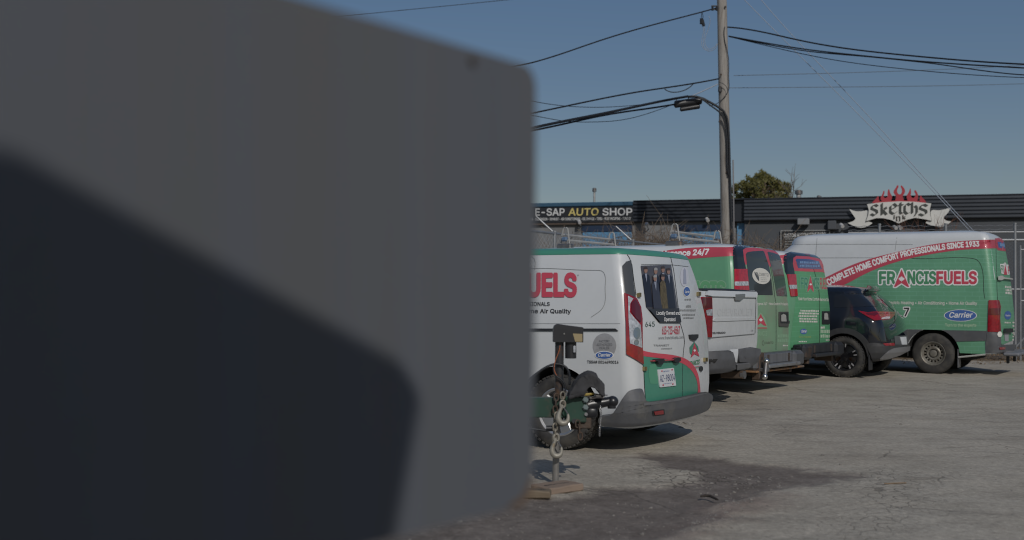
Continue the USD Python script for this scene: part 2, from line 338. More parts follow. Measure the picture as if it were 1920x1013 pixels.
class Vehicle:
    def __init__(s, name, label, catg, a, local, px, Y, group=None):
        """a: how far (degrees) its side is turned from the picture plane; local (x forward, y left, z) stands where pixel px is at distance Y."""
        a = math.radians(a); s.F = np.array([-math.cos(a), math.sin(a), 0]); s.L = np.array([-math.sin(a), -math.cos(a), 0])
        p = at(px[0], px[1], Y); o = p - local[0] * s.F - local[1] * s.L
        s.o = np.array([o[0], o[1], 0.0]); s.rz = math.pi - a
        s.path = thing(name, label, catg, s.o, s.rz, group)
        s.M = np.stack([s.F, s.L, [0, 0, 1]], 0)
        s.eye = s.local(EYE)
    def world(s, P): return s.o + np.asarray(P, float) @ s.M
    def local(s, P): return (np.asarray(P, float) - s.o) @ s.M.T
    def px(s, P): return project(s.world(P))
    def side(s, px, py, y):
        return s.local(on_plane(px, py, s.world((0, y, 0)), s.L))
    def rear(s, px, py, x):
        return s.local(on_plane(px, py, s.world((x, 0, 0)), s.F))
    def add(s, name, mesh, material, smooth=False, label=None, parent=None, kind=None):
        return part(parent or s.path, name, mesh, material, smooth, label, kind)
    def prep(s, shell):
        if not hasattr(shell, '_prep'):
            q = s.px(shell.vertices); f = shell.faces
            A, B, C = q[f[:, 0], :2], q[f[:, 1], :2], q[f[:, 2], :2]
            area = (B[:, 0] - A[:, 0]) * (C[:, 1] - A[:, 1]) - (B[:, 1] - A[:, 1]) * (C[:, 0] - A[:, 0])
            cen = shell.vertices[f].mean(1); front = ((s.eye - cen) * shell.face_normals).sum(1) > 0
            front &= np.abs(area) > 1e-6
            shell._prep = (f[front], A[front], B[front], C[front], area[front], q[f[front], 2].mean(1), np.array(shell.vertex_normals))
        return shell._prep
    def hit(s, P, shell):
        f, A, B, C, area, dep, vn = s.prep(shell)
        out = np.full((len(P), 3), np.nan); nor = np.zeros((len(P), 3))
        lo = np.minimum(np.minimum(A, B), C); hi = np.maximum(np.maximum(A, B), C)
        for k in range(0, len(P), 200):
            p = P[k:k + 200]
            near = (hi >= p.min(0) - 1).all(1) & (lo <= p.max(0) + 1).all(1); ids = np.nonzero(near)[0]
            if not len(ids): continue
            a, b, c, ar = A[ids], B[ids], C[ids], area[ids]
            x, y = p[:, 0:1], p[:, 1:2]
            w0 = ((b[:, 0] - x) * (c[:, 1] - y) - (b[:, 1] - y) * (c[:, 0] - x)) / ar
            w1 = ((c[:, 0] - x) * (a[:, 1] - y) - (c[:, 1] - y) * (a[:, 0] - x)) / ar
            w2 = 1 - w0 - w1
            ok = (w0 > -1e-4) & (w1 > -1e-4) & (w2 > -1e-4)
            d = np.where(ok, dep[ids][None], 1e9); jj = d.argmin(1); g = np.nonzero(ok.any(1))[0]
            if not len(g): continue
            t = ids[jj[g]]; tri = shell.vertices[f[t]]; n = np.cross(tri[:, 1] - tri[:, 0], tri[:, 2] - tri[:, 0])
            dr = ((p[g, 0:1] - 960) / FPX * RIGHT + (506.5 - p[g, 1:2]) / FPX * UP + fw) @ s.M.T
            tt = ((tri[:, 0] - s.eye) * n).sum(1) / (dr * n).sum(1); out[k + g] = s.eye + dr * tt[:, None]
            w = np.stack([w0[g, jj[g]], w1[g, jj[g]], w2[g, jj[g]]], 1); nn = (w[:, :, None] * vn[f[t]]).sum(1); nor[k + g] = nn / np.linalg.norm(nn, axis=1, keepdims=True)
        return out, nor
    def lay(s, g, shell, off=0.003, edge=9.0, skirt=None):
        """Lays a shape drawn in the picture on the shell, off metres proud of it; skirt = depth of its edge."""
        V, F = tri2d(g)
        if not len(F): return None
        m = trimesh.Trimesh(np.c_[V, np.zeros(len(V))], F, process=False)
        v, f = trimesh.remesh.subdivide_to_size(m.vertices, m.faces, edge, max_iter=14)
        m = trimesh.Trimesh(v, f, process=False); m.merge_vertices()
        U = np.array(m.vertices[:, :2]); P, N = s.hit(U, shell)
        ok = ~np.isnan(P[:, 0])
        if not ok.any(): return None
        if not ok.all():                       # draw the vertices just past the outline back on to it
            e = m.edges; e = np.vstack([e, e[:, ::-1]]); e = e[ok[e[:, 0]] & ~ok[e[:, 1]]]
            _, k = np.unique(e[:, 1], return_index=True); e = e[k]
            if len(e):
                a, b = U[e[:, 0]], U[e[:, 1]]; lo, hi = np.zeros(len(e)), np.ones(len(e)); bp, bn = P[e[:, 0]].copy(), N[e[:, 0]].copy()
                for _ in range(6):
                    mid = (lo + hi) / 2; q, n = s.hit(a + (b - a) * mid[:, None], shell); g = ~np.isnan(q[:, 0])
                    bp[g], bn[g] = q[g], n[g]; lo = np.where(g, mid, lo); hi = np.where(g, hi, mid)
                P[e[:, 1]], N[e[:, 1]] = bp, bn; ok[e[:, 1]] = True
        f = m.faces[ok[m.faces].all(1)]
        if not len(f): return None
        P = np.nan_to_num(P) + N * off
        r = trimesh.Trimesh(P, f, process=False); r.remove_unreferenced_vertices()
        keep = np.unique(f); N = N[keep]
        if np.dot(r.face_normals.mean(0), N.mean(0)) < 0: r.invert()
        if skirt:
            e = r.edges; key = np.sort(e, 1); _, inv, cnt = np.unique(key, axis=0, return_inverse=True, return_counts=True)
            be = e[cnt[inv] == 1]; n0 = len(r.vertices)
            V2 = np.vstack([r.vertices, r.vertices - N * skirt])
            F2 = np.vstack([r.faces, np.c_[be[:, 1], be[:, 0], be[:, 0] + n0], np.c_[be[:, 1], be[:, 0] + n0, be[:, 1] + n0]])
            r = trimesh.Trimesh(V2, F2, process=False)
        return r
    def wrap(s, name, g, material, off=0.003, shell=None, edge=9.0, skirt=None, smooth=40, label=None, parent=None):
        if isinstance(g, (list, tuple)): g = Polygon(g)
        m = s.lay(g if g.is_valid else g.buffer(0), shell or s.shell, off, edge, skirt)
        if m is None: print('NOTHING LAID', name); return None
        return s.add(name, m, material, smooth, label, parent, 'stuff' if name == 'small_print' else None)
    def arch_px(s, x, z, r, y):
        th = np.linspace(0, 2 * math.pi, 48)
        return Polygon(s.px([(x + r * math.cos(t), y, z + r * math.sin(t)) for t in th])[:, :2])
    def body(s, shell, material, arches, name='body', smooth=32, depth=0.34, cuts=()):
        M = to_man(shell)
        for x, z, r, w in arches:
            c = manifold3d.Manifold.cylinder(depth + .1, r, r, 40).rotate((90, 0, 0))
            M -= c.translate((x, w + .1, z)); M -= c.translate((x, -w + depth, z))
        for c in cuts: M -= c
        return s.add(name, from_man(M), material, smooth)
    def liners(s, arches, depth=0.32):
        for x, z, r, w in arches:
            for sg in (1, -1):
                y0, y1 = sg * (w - .025), sg * (w - depth)
                th = np.linspace(-0.15, math.pi + .15, 20); V = []; F = []
                for t in th: V += [(x + (r - .006) * math.cos(t), y0, z + (r - .006) * math.sin(t)), (x + (r - .006) * math.cos(t), y1, z + (r - .006) * math.sin(t))]
                for i in range(len(th) - 1): F += [[2 * i, 2 * i + 1, 2 * i + 3], [2 * i, 2 * i + 3, 2 * i + 2]]
                nb = len(V); V.append((x, y1, z))
                for i in range(len(th) - 1): F.append([nb, 2 * i + 1, 2 * i + 3])
                s.add('wheel_arch_liner', trimesh.Trimesh(np.array(V), np.array(F), process=False), LINER)

def tyre_mesh(R, wd, rim_r, tread=0, seed=0):
    h = wd / 2
    pr = [(rim_r, -h * .82), (rim_r + .012, -h * .95), (rim_r + (R - rim_r) * .35, -h * 1.02), (R - .05, -h * .98), (R - .018, -h * .88), (R - .004, -h * .74), (R, -h * .4), (R, h * .4), (R - .004, h * .74), (R - .018, h * .88), (R - .05, h * .98), (rim_r + (R - rim_r) * .35, h * 1.02), (rim_r + .012, h * .95), (rim_r, h * .82)]
    ms = [lathe_y(pr, 56)]
    for k in range(tread):
        a = 2 * math.pi * k / tread
        for y, wy, da in ((-h * .72, h * .42, 0), (-h * .24, h * .34, .5), (h * .24, h * .34, 0), (h * .72, h * .42, .5)):
            b = bx((R - .0035, y, 0), (.018, wy, 2 * math.pi * R / tread * .62), .003)
            if abs(y) > h * .5: b.apply_translation((-.004, 0, 0))
            b.apply_transform(trimesh.transformations.rotation_matrix(-a - da * 2 * math.pi / tread, (0, 1, 0))); ms.append(b)
    return cat(ms)
def spoke(r0, r1, w0, w1, y0, y1, ang, th=.025):
    """A wheel spoke from radius r0 to r1; outer face at +y."""
    P = []
    for r, w, y in ((r0, w0, y0), ((r0 + r1) / 2, (w0 + w1) / 2, (y0 + y1) / 2 + .004), (r1, w1, y1)):
        for sx in (-1, 1):
            P += [(r, y, sx * w / 2 * .8), (r, y - th * .4, sx * w / 2), (r, y - th, sx * w / 2)]
    m = trimesh.convex.convex_hull(np.array(P)); m.apply_transform(trimesh.transformations.rotation_matrix(-ang, (0, 1, 0))); return m
def add_wheel(v, pos, R, wd, rim_r, style, sg=1, tread=0, phase=0.0):
    g = group_part(v.path, 'wheel')
    def put(name, m, material, smooth=35):
        m = m.copy()
        if sg < 0: m.apply_transform(np.diag([1, -1, 1, 1])); m.invert()
        m.apply_translation(pos); v.add(name, m, material, smooth, parent=g)
    h = wd / 2
    put('tyre', tyre_mesh(R, wd, rim_r, tread), RUBBER)
    barrel = [(rim_r + .012, h * .86), (rim_r - .004, h * .9), (rim_r - .02, h * .82), (rim_r - .03, h * .3), (rim_r - .05, -h * .1), (rim_r - .045, -h * .8)]
    back = [(rim_r - .05, -h * .1), (0.001, -h * .1)]
    if style == 'five':
        ms = [lathe_y(barrel, 48)]
        for k in range(5): ms.append(spoke(.05, rim_r - .012, .085, .125, h * .62, h * .80, phase + 2 * math.pi * k / 5))
        ms.append(lathe_y([(.075, h * .45), (.072, h * .66), (.03, h * .70), (.001, h * .70)], 24))
        put('rim', cat(ms), ALLOY); put('brake_disc', lathe_y(back, 32), BLACKPLASTIC)
        put('hub_cap', lathe_y([(.034, h * .69), (.03, h * .74), (.001, h * .75)], 20), BLACKPLASTIC)
    elif style == 'steel':
        pr = barrel[:3] + [(rim_r - .035, h * .62), (rim_r - .05, h * .58)]
        ms = [lathe_y(pr, 48), lathe_y([(rim_r - .05, h * .58), (rim_r - .051, -h * .8)], 48)]
        n = 16
        ms.append(lathe_y([(rim_r - .085, h * .50), (rim_r - .105, h * .62), (rim_r - .13, h * .58), (.085, h * .30), (.07, h * .30), (.062, h * .55), (.045, h * .60), (.001, h * .60)], 40))
        for k in range(n):
            ms.append(spoke(rim_r - .09, rim_r - .045, .028, .034, h * .5, h * .58, 2 * math.pi * k / n, .02))
        for k in range(6):
            a = 2 * math.pi * k / 6; ms.append(cyl((.103 * math.cos(a), h * .3, .103 * math.sin(a)), (.103 * math.cos(a), h * .46, .103 * math.sin(a)), .013, 6))
        put('rim', cat(ms), STEELWHEEL); put('brake_drum', lathe_y(back, 32), LINER)
    else:
        ms = [lathe_y(barrel, 48)]
        for k in range(5):
            for d in (-.17, .17): ms.append(spoke(.055, rim_r - .012, .035, .042, h * .58, h * .84, phase + 2 * math.pi * k / 5 + d))
        ms.append(lathe_y([(.075, h * .45), (.072, h * .6), (.03, h * .64), (.001, h * .64)], 24))
        put('rim', cat(ms), DARKALLOY); put('brake_disc', lathe_y(back, 32), STEEL)
        bl = [spoke(rim_r * .42, rim_r - .014, .014, .024, h * .60, h * .865, phase + 2 * math.pi * k / 5 + d, .008) for k in range(5) for d in (-.22, .12)]
        for b_ in bl: put('spoke_trim', b_, mat('machined_alloy', (.42, .42, .43), .35, metal=.35))

# ================================================================== ground
def sstep(a, b, x): t = np.clip((x - a) / (b - a), 0, 1); return t * t * (3 - 2 * t)
def gpoly(pts): return Polygon([tuple(on_ground(*p)[:2]) for p in pts])
gx = np.concatenate([-np.geomspace(600, 3.2, 26), np.arange(-3, 14.01, .065), np.geomspace(14.4, 600, 26)])
gy = np.concatenate([-np.geomspace(400, 3, 18), np.arange(-2, 4.6, .4), np.arange(4.8, 24.01, .065), np.geomspace(24.5, 1500, 30)])
GX, GY = np.meshgrid(gx, gy, indexing='ij'); P2 = np.stack([GX.ravel(), GY.ravel()], 1)
near = (P2[:, 0] > -3.1) & (P2[:, 0] < 14.1) & (P2[:, 1] > 4.5) & (P2[:, 1] < 24.1)
n3 = lambda s, sd: meshkit.fbm(np.c_[P2 * s, np.zeros(len(P2))], 5, sd)
def mask(pts, soft, jit, sd, sc=1.6):
    g = gpoly(pts); d = np.full(len(P2), -9.0); q = shapely.points(P2[near]); shapely.prepare(g)
    ins = shapely.contains(g, q); dist = shapely.distance(g.exterior, q); d[near] = np.where(ins, dist, -dist)
    return sstep(-soft, soft, d + (n3(sc, sd) - .5) * jit + (n3(sc * 5, sd + 9) - .5) * jit * .5)
dampA = mask([(1135, 852), (1250, 850), (1350, 857), (1450, 872), (1560, 884), (1600, 893), (1540, 902), (1450, 908), (1350, 916), (1296, 906), (1300, 886), (1215, 870)], .07, .62, 3)
dampB = mask([(300, 1090), (500, 1000), (880, 948), (1010, 935), (1120, 926), (1230, 916), (1320, 902), (1440, 902), (1530, 897), (1450, 918), (1360, 942), (1300, 980), (1230, 1060)], .07, .6, 5)
ridge = mask([(1220, 1060), (1290, 985), (1350, 944), (1430, 922), (1500, 915), (1440, 938), (1380, 962), (1330, 1000), (1290, 1060)], .2, .6, 8)
soil = mask([(1660, 672), (1800, 676), (1960, 680), (1990, 640), (1600, 640)], .25, .9, 11, 1.0) * 1.0
far = sstep(20.5, 23.5, P2[:, 1] + .10 * P2[:, 0] + (n3(.6, 4) - .5) * 2)
soil = np.maximum(soil, np.where(near, 0, far))
alig = mask([(1200, 872), (1330, 880), (1420, 895), (1330, 914), (1180, 922), (1010, 934), (1030, 920), (1200, 905)], .2, .6, 13)
alig = np.maximum(alig, .9 * mask([(1640, 880), (1760, 890), (1740, 930), (1700, 1000), (1640, 1040), (1560, 1020), (1600, 960), (1650, 920)], .5, .9, 17))
gz = np.where(near, (n3(.7, 1) - .5) * .035 + (n3(4, 2) - .5) * .010 + ridge * .022 - np.maximum(dampA, dampB) * .018, 0)
gz += soil * np.where(near, (n3(6, 21) - .4) * .05, 0)
nx, ny = GX.shape; I = np.arange(nx * ny).reshape(nx, ny)
gf = np.stack([I[:-1, :-1], I[1:, :-1], I[1:, 1:], I[:-1, 1:]], -1).reshape(-1, 4)
unseen_dirt = sstep(4.2, 2.0, P2[:, 0] + (n3(.5, 31) - .5) * 1.5) * sstep(-9, -6, P2[:, 0]) * sstep(5.6, 5.0, P2[:, 1]) * sstep(-9, -5, P2[:, 1])   # out of view: brown dirt carried on to the viewer, dimming bounce on the panel
damp = np.maximum(np.maximum(dampA, dampB), unseen_dirt)
gn = {'at1': ('attribute', {'attribute': 'damp'}), 'at2': ('attribute', {'attribute': 'gravel'}), 'at3': ('attribute', {'attribute': 'soil'}), 'at4': ('attribute', {'attribute': 'crazed'}),
      'g': ('geometry', {}), 'mp': ('mapping', {'scale': (0.8, 1.4, 1.0)}),
      'nb': ('noise_texture', {'scale': .55, 'detail': 6.0, 'roughness': .62}), 'ns': ('noise_texture', {'scale': 2.4, 'detail': 8.0, 'roughness': .72}), 'nf': ('noise_texture', {'scale': 24.0, 'detail': 6.0, 'roughness': .85}),
      'rb': ('rgb_ramp', {'ramp': [(.28, (.302, .270, .222)), (.5, (.375, .341, .282)), (.72, (.428, .393, .330))]}),
      'rs': ('rgb_ramp', {'ramp': [(.30, (.72, .71, .70)), (.5, (1, 1, 1)), (.7, (1.16, 1.15, 1.14))]}),
      'rf': ('rgb_ramp', {'ramp': [(.33, (.45, .44, .43)), (.43, (.87, .87, .87)), (.55, (1.04, 1.04, 1.04)), (.66, (1.5, 1.48, 1.45))]}),
      'm1': ('mix', {'mix_type': 'multiply', 'fac': 1.0}), 'm2': ('mix', {'mix_type': 'multiply', 'fac': .9}),
      'vo': ('voronoi_texture', {'feature': 'distance_to_edge', 'scale': 8.5, 'randomness': 1.0}), 'nd': ('noise_texture', {'scale': 9.0, 'detail': 3.0}), 'vm': ('mix', {'mix_type': 'linear_light', 'fac': .05}),
      'vr': ('rgb_ramp', {'ramp': [(0.0, (.75, .75, .75)), (.03, (.5, .5, .5)), (.055, (0, 0, 0))]}),
      'v2': ('voronoi_texture', {'feature': 'distance_to_edge', 'scale': 1.1, 'randomness': 1.0}), 'vr2': ('rgb_ramp', {'ramp': [(0.0, (1, 1, 1)), (.006, (.8, .8, .8)), (.016, (0, 0, 0))]}),
      'nm': ('noise_texture', {'scale': .8, 'detail': 3.0}), 'rm': ('rgb_ramp', {'ramp': [(.52, (0, 0, 0)), (.62, (.5, .5, .5))]}), 'c2': ('math', {'math_type': 'multiply'}),
      'c1': ('math', {'math_type': 'multiply'}), 'cs': ('math', {'math_type': 'maximum'}),
      'mc': ('mix', {'color2': (.055, .048, .040)}),
      'np': ('noise_texture', {'scale': 3.5, 'detail': 7.0, 'roughness': .7}), 'rp': ('rgb_ramp', {'ramp': [(.3, (.125, .105, .090)), (.52, (.175, .150, .130)), (.70, (.235, .205, .178))]}), 'md': ('mix', {}),
      'rg': ('rgb_ramp', {'ramp': [(.3, (.17, .125, .10)), (.7, (.30, .235, .20))]}), 'mg': ('mix', {}), 'gm': ('math', {'math_type': 'multiply', 'value2': .75}),
      'so': ('rgb_ramp', {'ramp': [(.3, (.09, .062, .038)), (.5, (.16, .115, .070)), (.72, (.26, .20, .13))]}), 'mo': ('mix', {}),
      'p': ('principled_bsdf', {'roughness': .92, 'specular_ior_level': .25}), 'bs': ('math', {'math_type': 'subtract'}), 'bp': ('bump', {'strength': .55, 'distance': .012})}
gl = [('g.position', 'nb.vector'), ('g.position', 'mp.vector'), ('mp.vector', 'ns.vector'), ('g.position', 'nf.vector'), ('nb.fac', 'rb.fac'), ('ns.fac', 'rs.fac'), ('nf.fac', 'rf.fac'),
      ('rb.color', 'm1.color1'), ('rs.color', 'm1.color2'), ('g.position', 'nd.vector'), ('g.position', 'vm.color1'), ('nd.color', 'vm.color2'), ('vm.color', 'vo.vector'), ('vo.distance', 'vr.fac'),
      ('vm.color', 'v2.vector'), ('v2.distance', 'vr2.fac'), ('g.position', 'nm.vector'), ('nm.fac', 'rm.fac'), ('vr2.color', 'c2.value1'), ('rm.color', 'c2.value2'), ('vr.color', 'c1.value1'), ('at4.fac', 'c1.value2'),
      ('c1.value', 'cs.value1'), ('c2.value', 'cs.value2'),
      ('g.position', 'np.vector'), ('np.fac', 'rp.fac'), ('m1.color', 'md.color1'), ('rp.color', 'md.color2'), ('at1.fac', 'md.fac'), ('np.fac', 'rg.fac'), ('md.color', 'mg.color1'), ('rg.color', 'mg.color2'), ('at2.fac', 'gm.value1'), ('gm.value', 'mg.fac'),
      ('np.fac', 'so.fac'), ('mg.color', 'mo.color1'), ('so.color', 'mo.color2'), ('at3.fac', 'mo.fac'), ('mo.color', 'm2.color1'), ('rf.color', 'm2.color2'),
      ('m2.color', 'mc.color1'), ('cs.value', 'mc.fac'), ('mc.color', 'p.base_color'), ('nf.fac', 'bs.value1'), ('cs.value', 'bs.value2'), ('bs.value', 'bp.height'), ('bp.normal', 'p.normal')]
GROUNDM = usdkit.material(stage, '/World/Looks/ground', gn, gl, surface='p.BSDF')
gm = usdkit.mesh(stage, '/World/ground', (np.c_[P2, gz], gf), GROUNDM, smooth=True)
for k, a in (('damp', damp), ('gravel', ridge), ('soil', soil), ('crazed', alig)):
    UsdGeom.PrimvarsAPI(gm).CreatePrimvar(k, Sdf.ValueTypeNames.FloatArray, 'vertex').Set(Vt.FloatArray.FromNumpy(a.astype(np.float32)))
tag(gm.GetPrim(), kind='structure'); USED[('/World', 'ground')] = 1
def pebble(r, rng):
    m = trimesh.creation.icosphere(1, r); m.vertices *= rng.uniform(.6, 1.2, (len(m.vertices), 1)) * np.array([1.2, 1, .6]); return m
ms = []; 
def scatter(poly, n, r0_, r1_, zz=.0):
    g = gpoly(poly); b = g.bounds; k = 0
    while k < n:
        x, y = RNG.uniform(b[0], b[2]), RNG.uniform(b[1], b[3])
        if g.contains(Point(x, y)):
            m = pebble(RNG.uniform(r0_, r1_) if RNG.random() > .06 else r1_ * 1.6, RNG); m.apply_transform(trimesh.transformations.rotation_matrix(RNG.uniform(0, 6.28), (0, 0, 1))); m.apply_translation((x, y, zz + gz_at(x, y))); ms.append(m); k += 1
from scipy.interpolate import RegularGridInterpolator
_gi = RegularGridInterpolator((gx, gy), gz.reshape(nx, ny), bounds_error=False, fill_value=0.0)
def gz_at(x, y): return float(_gi((x, y)))
scatter([(850, 960), (1240, 930), (1440, 915), (1380, 990), (1300, 1012), (760, 1012)], 150, .003, .009)
scatter([(1300, 890), (1500, 890), (1440, 920), (1300, 925)], 90, .004, .010)
scatter([(1250, 1012), (1340, 950), (1430, 925), (1400, 960), (1320, 1012)], 160, .003, .008)
scatter([(1290, 780), (1900, 720), (1900, 1010), (1300, 1010)], 90, .004, .010)
scatter([(1270, 770), (1330, 780), (1330, 800), (1270, 805)], 14, .01, .026)
top('gravel', cat(ms), mat('stone_grey', (.20, .185, .165), .9, var=.4, scale=5), 'small stones strewn on the dirt and cracked asphalt', 'gravel', kind='stuff', smooth=40)
# fallen stick, bit of straw
P = [on_ground(*p) + [0, 0, h] for p, h in (((1314, 932), .004), ((1322, 931), .006), ((1332, 932), .006), ((1343, 937), .004), ((1347, 938), .003))]
top('twig', tube(P, [.007, .010, .010, .008, .004], 6), mat('twig_dark', (.035, .028, .022), .9), 'dark bent twig lying on the brown dirt', 'twig', smooth=True)
P = [on_ground(*p) + [0, 0, .015] for p in ((1658, 911), (1680, 910), (1699, 909.5))]
top('straw', tube(P, .004, 5), mat('straw_orange', (.22, .15, .085), .8), 'thin orange-brown stalk lying on the cracked asphalt', 'stalk', smooth=True)
# dry leaves and grass under the fence at the right
lv = []
for k in range(1500):
    px_, py_ = RNG.uniform(1690, 1990), RNG.uniform(655, 684); p = on_ground(px_, py_)
    a = RNG.uniform(0, 6.28); s = RNG.uniform(.02, .06); d = np.array([math.cos(a), math.sin(a), RNG.uniform(-.2, .9)]); e = np.array([-math.sin(a), math.cos(a), RNG.uniform(-.3, .3)]) * s * .5
    b = p + [0, 0, gz_at(p[0], p[1]) + .012]; lv.append(trimesh.Trimesh([b - e, b + e * .6, b + d * s, b - e * .3 + d * s * .7], [[0, 1, 2], [0, 2, 3]], process=False))
top('dry_leaves', cat(lv), mat('leaf_litter', (.22, .145, .075), .9, var=.5, scale=3), 'dry brown leaves and grass littering the strip under the wire fence', 'leaf litter', kind='stuff')

# ================================================================== workshop building behind
BA = math.radians(18.0); D = np.array([math.cos(BA), -math.sin(BA), 0]); NB = np.array([-math.sin(BA), -math.cos(BA), 0])
O = at(1400, 415, 34.0); O[2] = 0
def wl_(px, py, d=0.0):
    p = on_plane(px, py, O + NB * d, NB) - O; return np.array([p @ D, p[2]])
def wu(px, d=0.0): return wl_(px, 415, d)[0]
WB = thing('workshop_building', 'long low workshop with dark ribbed fascia and grey walls behind the fence', 'building', O, -BA)
def wbox(u0, u1, z0_, z1_, d0, d1, b=0.0): return bx(((u0 + u1) / 2, -(d0 + d1) / 2, (z0_ + z1_) / 2), (u1 - u0, abs(d1 - d0), z1_ - z0_), b)
def wshape(g, d, th):
    """A shape drawn on the picture, standing on the wall d metres proud, th thick."""
    h = warp(g, lambda P: np.array([wl_(x, y, d) for x, y in P]))
    h = unary_union([Polygon(q.exterior, q.interiors) for q in polys(h.buffer(0))])
    m = extrude(h, th); v = np.array(m.vertices); m.vertices = np.c_[v[:, 0], -(d - th) - v[:, 2], v[:, 1]]
    return m
ub, ur0, ur1 = wu(1187), wu(1375), wu(1396)
ztop = wl_(1400, 375.5)[1]; zb = wl_(1400, 415)[1]
WALLG = mat('wall_grey', (.19, .197, .205), .85, var=.12, scale=.8, dirt=(.11, .108, .10), dscale=.6, bump=.2, bscale=30)
WALLD = mat('wall_charcoal', (.070, .077, .087), .8, var=.12, scale=.8, bump=.3, bscale=25)
FASL = mat('fascia_black', (.019, .023, .031), .45, var=.15, scale=1.2); FASR = mat('fascia_charcoal', (.042, .049, .061), .45, var=.15, scale=1.2)
BLUEC = mat('blue_trim', (.028, .085, .145), .5, var=.1); BLUED = mat('blue_door_paint', (.10, .25, .42), .5, var=.15, scale=2); NAVYD = mat('navy_board', (.012, .028, .065), .5)
part(WB, 'wall', wbox(-26, ur0, 0, zb + .02, 0, -12), WALLG); part(WB, 'wall', wbox(ur0 + .002, ur1, 0, zb + .02, -.25, -12), WALLG); part(WB, 'wall', wbox(ur1 + .002, 22, 0, zb + .02, 0, -12), WALLD)
part(WB, 'roof', wbox(-26.1, 22.1, zb + .03, ztop - .12, -.12, -12.1), FASL)
def ribs(u0, u1, z0_, z1_, d, n):
    h = (z1_ - z0_) / n; pr = [(0.0, z0_)]
    for k in range(n):
        a = z0_ + k * h; pr += [(d + .012, a + .002), (d + .045, a + h * .30), (d + .045, a + h * .86), (d + .006, a + h * .985)]
    pr += [(0.0, z1_)]
    m = extrude(Polygon(pr), u1 - u0); v = np.array(m.vertices); m.vertices = np.c_[u0 + v[:, 2], -v[:, 0], v[:, 1]]; m.invert(); m.fix_normals(); return m
part(WB, 'fascia', ribs(ub + .02, ur0, zb, ztop, .12, 6), FASL); part(WB, 'fascia', ribs(ur0 + .01, ur1 - .01, zb, ztop, -.06, 6), FASL); part(WB, 'fascia', ribs(ur1, 22, zb, ztop, .12, 6), FASR)
part(WB, 'fascia', wbox(-26, ub, zb, ztop - .13, 0.0, .10), FASL)
part(WB, 'parapet_cap', wbox(-26, ub + .02, ztop - .128, ztop + .01, -.3, .15, .02), BLUEC, label='blue metal parapet edge')
part(WB, 'parapet_cap', wbox(ub + .025, 22, ztop + .002, ztop + .04, -.3, .172, .01), FASL)
part(WB, 'soffit', wbox(-26, ub, zb - .05, zb - .004, .0, .12), mat('soffit_brown', (.10, .075, .06), .7))
for a, b, yb_, yt_ in ((1092, 1186, 470, 435), (1271, 1352, 470, 434)):
    z_ = wl_(a, yt_)[1]
    part(WB, 'door_header', wbox(wu(a), wu(b), z_ + .0, z_ + .20, .001, .07), NAVYD)
    for k in range(5): part(WB, 'garage_door_panel', wbox(wu(a) + .02, wu(b) - .02, z_ - .62 * (k + 1) + .012, z_ - .62 * k - .004, .001, .045, .01), BLUED)
part(WB, 'door', wbox(wu(1381), wu(1395), 1.2, wl_(1388, 418)[1], -.23, -.18), BLUED, label='pale blue door panel in the recess')
def lampb(px_, py_, w, h, material, d=.22):
    u, z_ = wl_(px_, py_); part(WB, 'wall_light', cat([wbox(u - w / 2, u + w / 2, z_ - h / 2, z_ + h / 2, .05, d, .02), wbox(u - w * .3, u + w * .3, z_ - h * .2, z_ + h * .2, -.0, .055)]), material)
LAMPM = mat('lamp_grey', (.22, .23, .24), .4)
lampb(1507, 417, .36, .20, LAMPM, .34); lampb(1560, 423, .26, .28, WALLD, .2)
def flood(px_, py_, d=.25):
    u, z_ = wl_(px_, py_, d); q = group_part(WB, 'flood_light')
    part(q, 'lamp_head', cyl((u - .04, -d + .05, z_ + .04), (u + .02, -d - .07, z_ - .03), .055, 14), mat('flood_white', (.5, .5, .5), .4), 40)
    part(q, 'lamp_arm', tube([(u, -.0, z_ - .12), (u, -d * .6, z_ - .10), (u, -d + .02, z_)], .018, 6), LAMPM)
for p in ((1087, 416.5), (1214, 421.5), (1327, 412.5), (1579, 423.5), (1679, 427), (1688, 427)): flood(*p)
# vents and pipes on the roof
def vent(px_, pyt, r, capr, d=-2.5, material=mat('vent_zinc', (.42, .42, .41), .45, metal=.4, var=.2)):
    u, z_ = wl_(px_, pyt, d); q = group_part(WB, 'vent_pipe')
    part(q, 'pipe', cyl((u, -d, ztop - .3), (u, -d, z_ - .12), r, 12), material, 40)
    part(q, 'pipe_cap', cat([cyl((u, -d, z_ - .14), (u, -d, z_ - .02), capr, 12), cyl((u, -d, z_ - .02), (u, -d, z_), capr * .6, 12)]), STEEL, 40)
vent(1114.5, 352.5, .04, .075); vent(1497.5, 356.5, .08, .13); vent(1535, 366.5, .035, .06, material=mat('pipe_dark', (.05, .05, .05), .6)); vent(1537.5, 367.5, .04, .05); vent(1274, 377, .05, .12, material=mat('pipe_dark', (.05, .05, .05), .6))
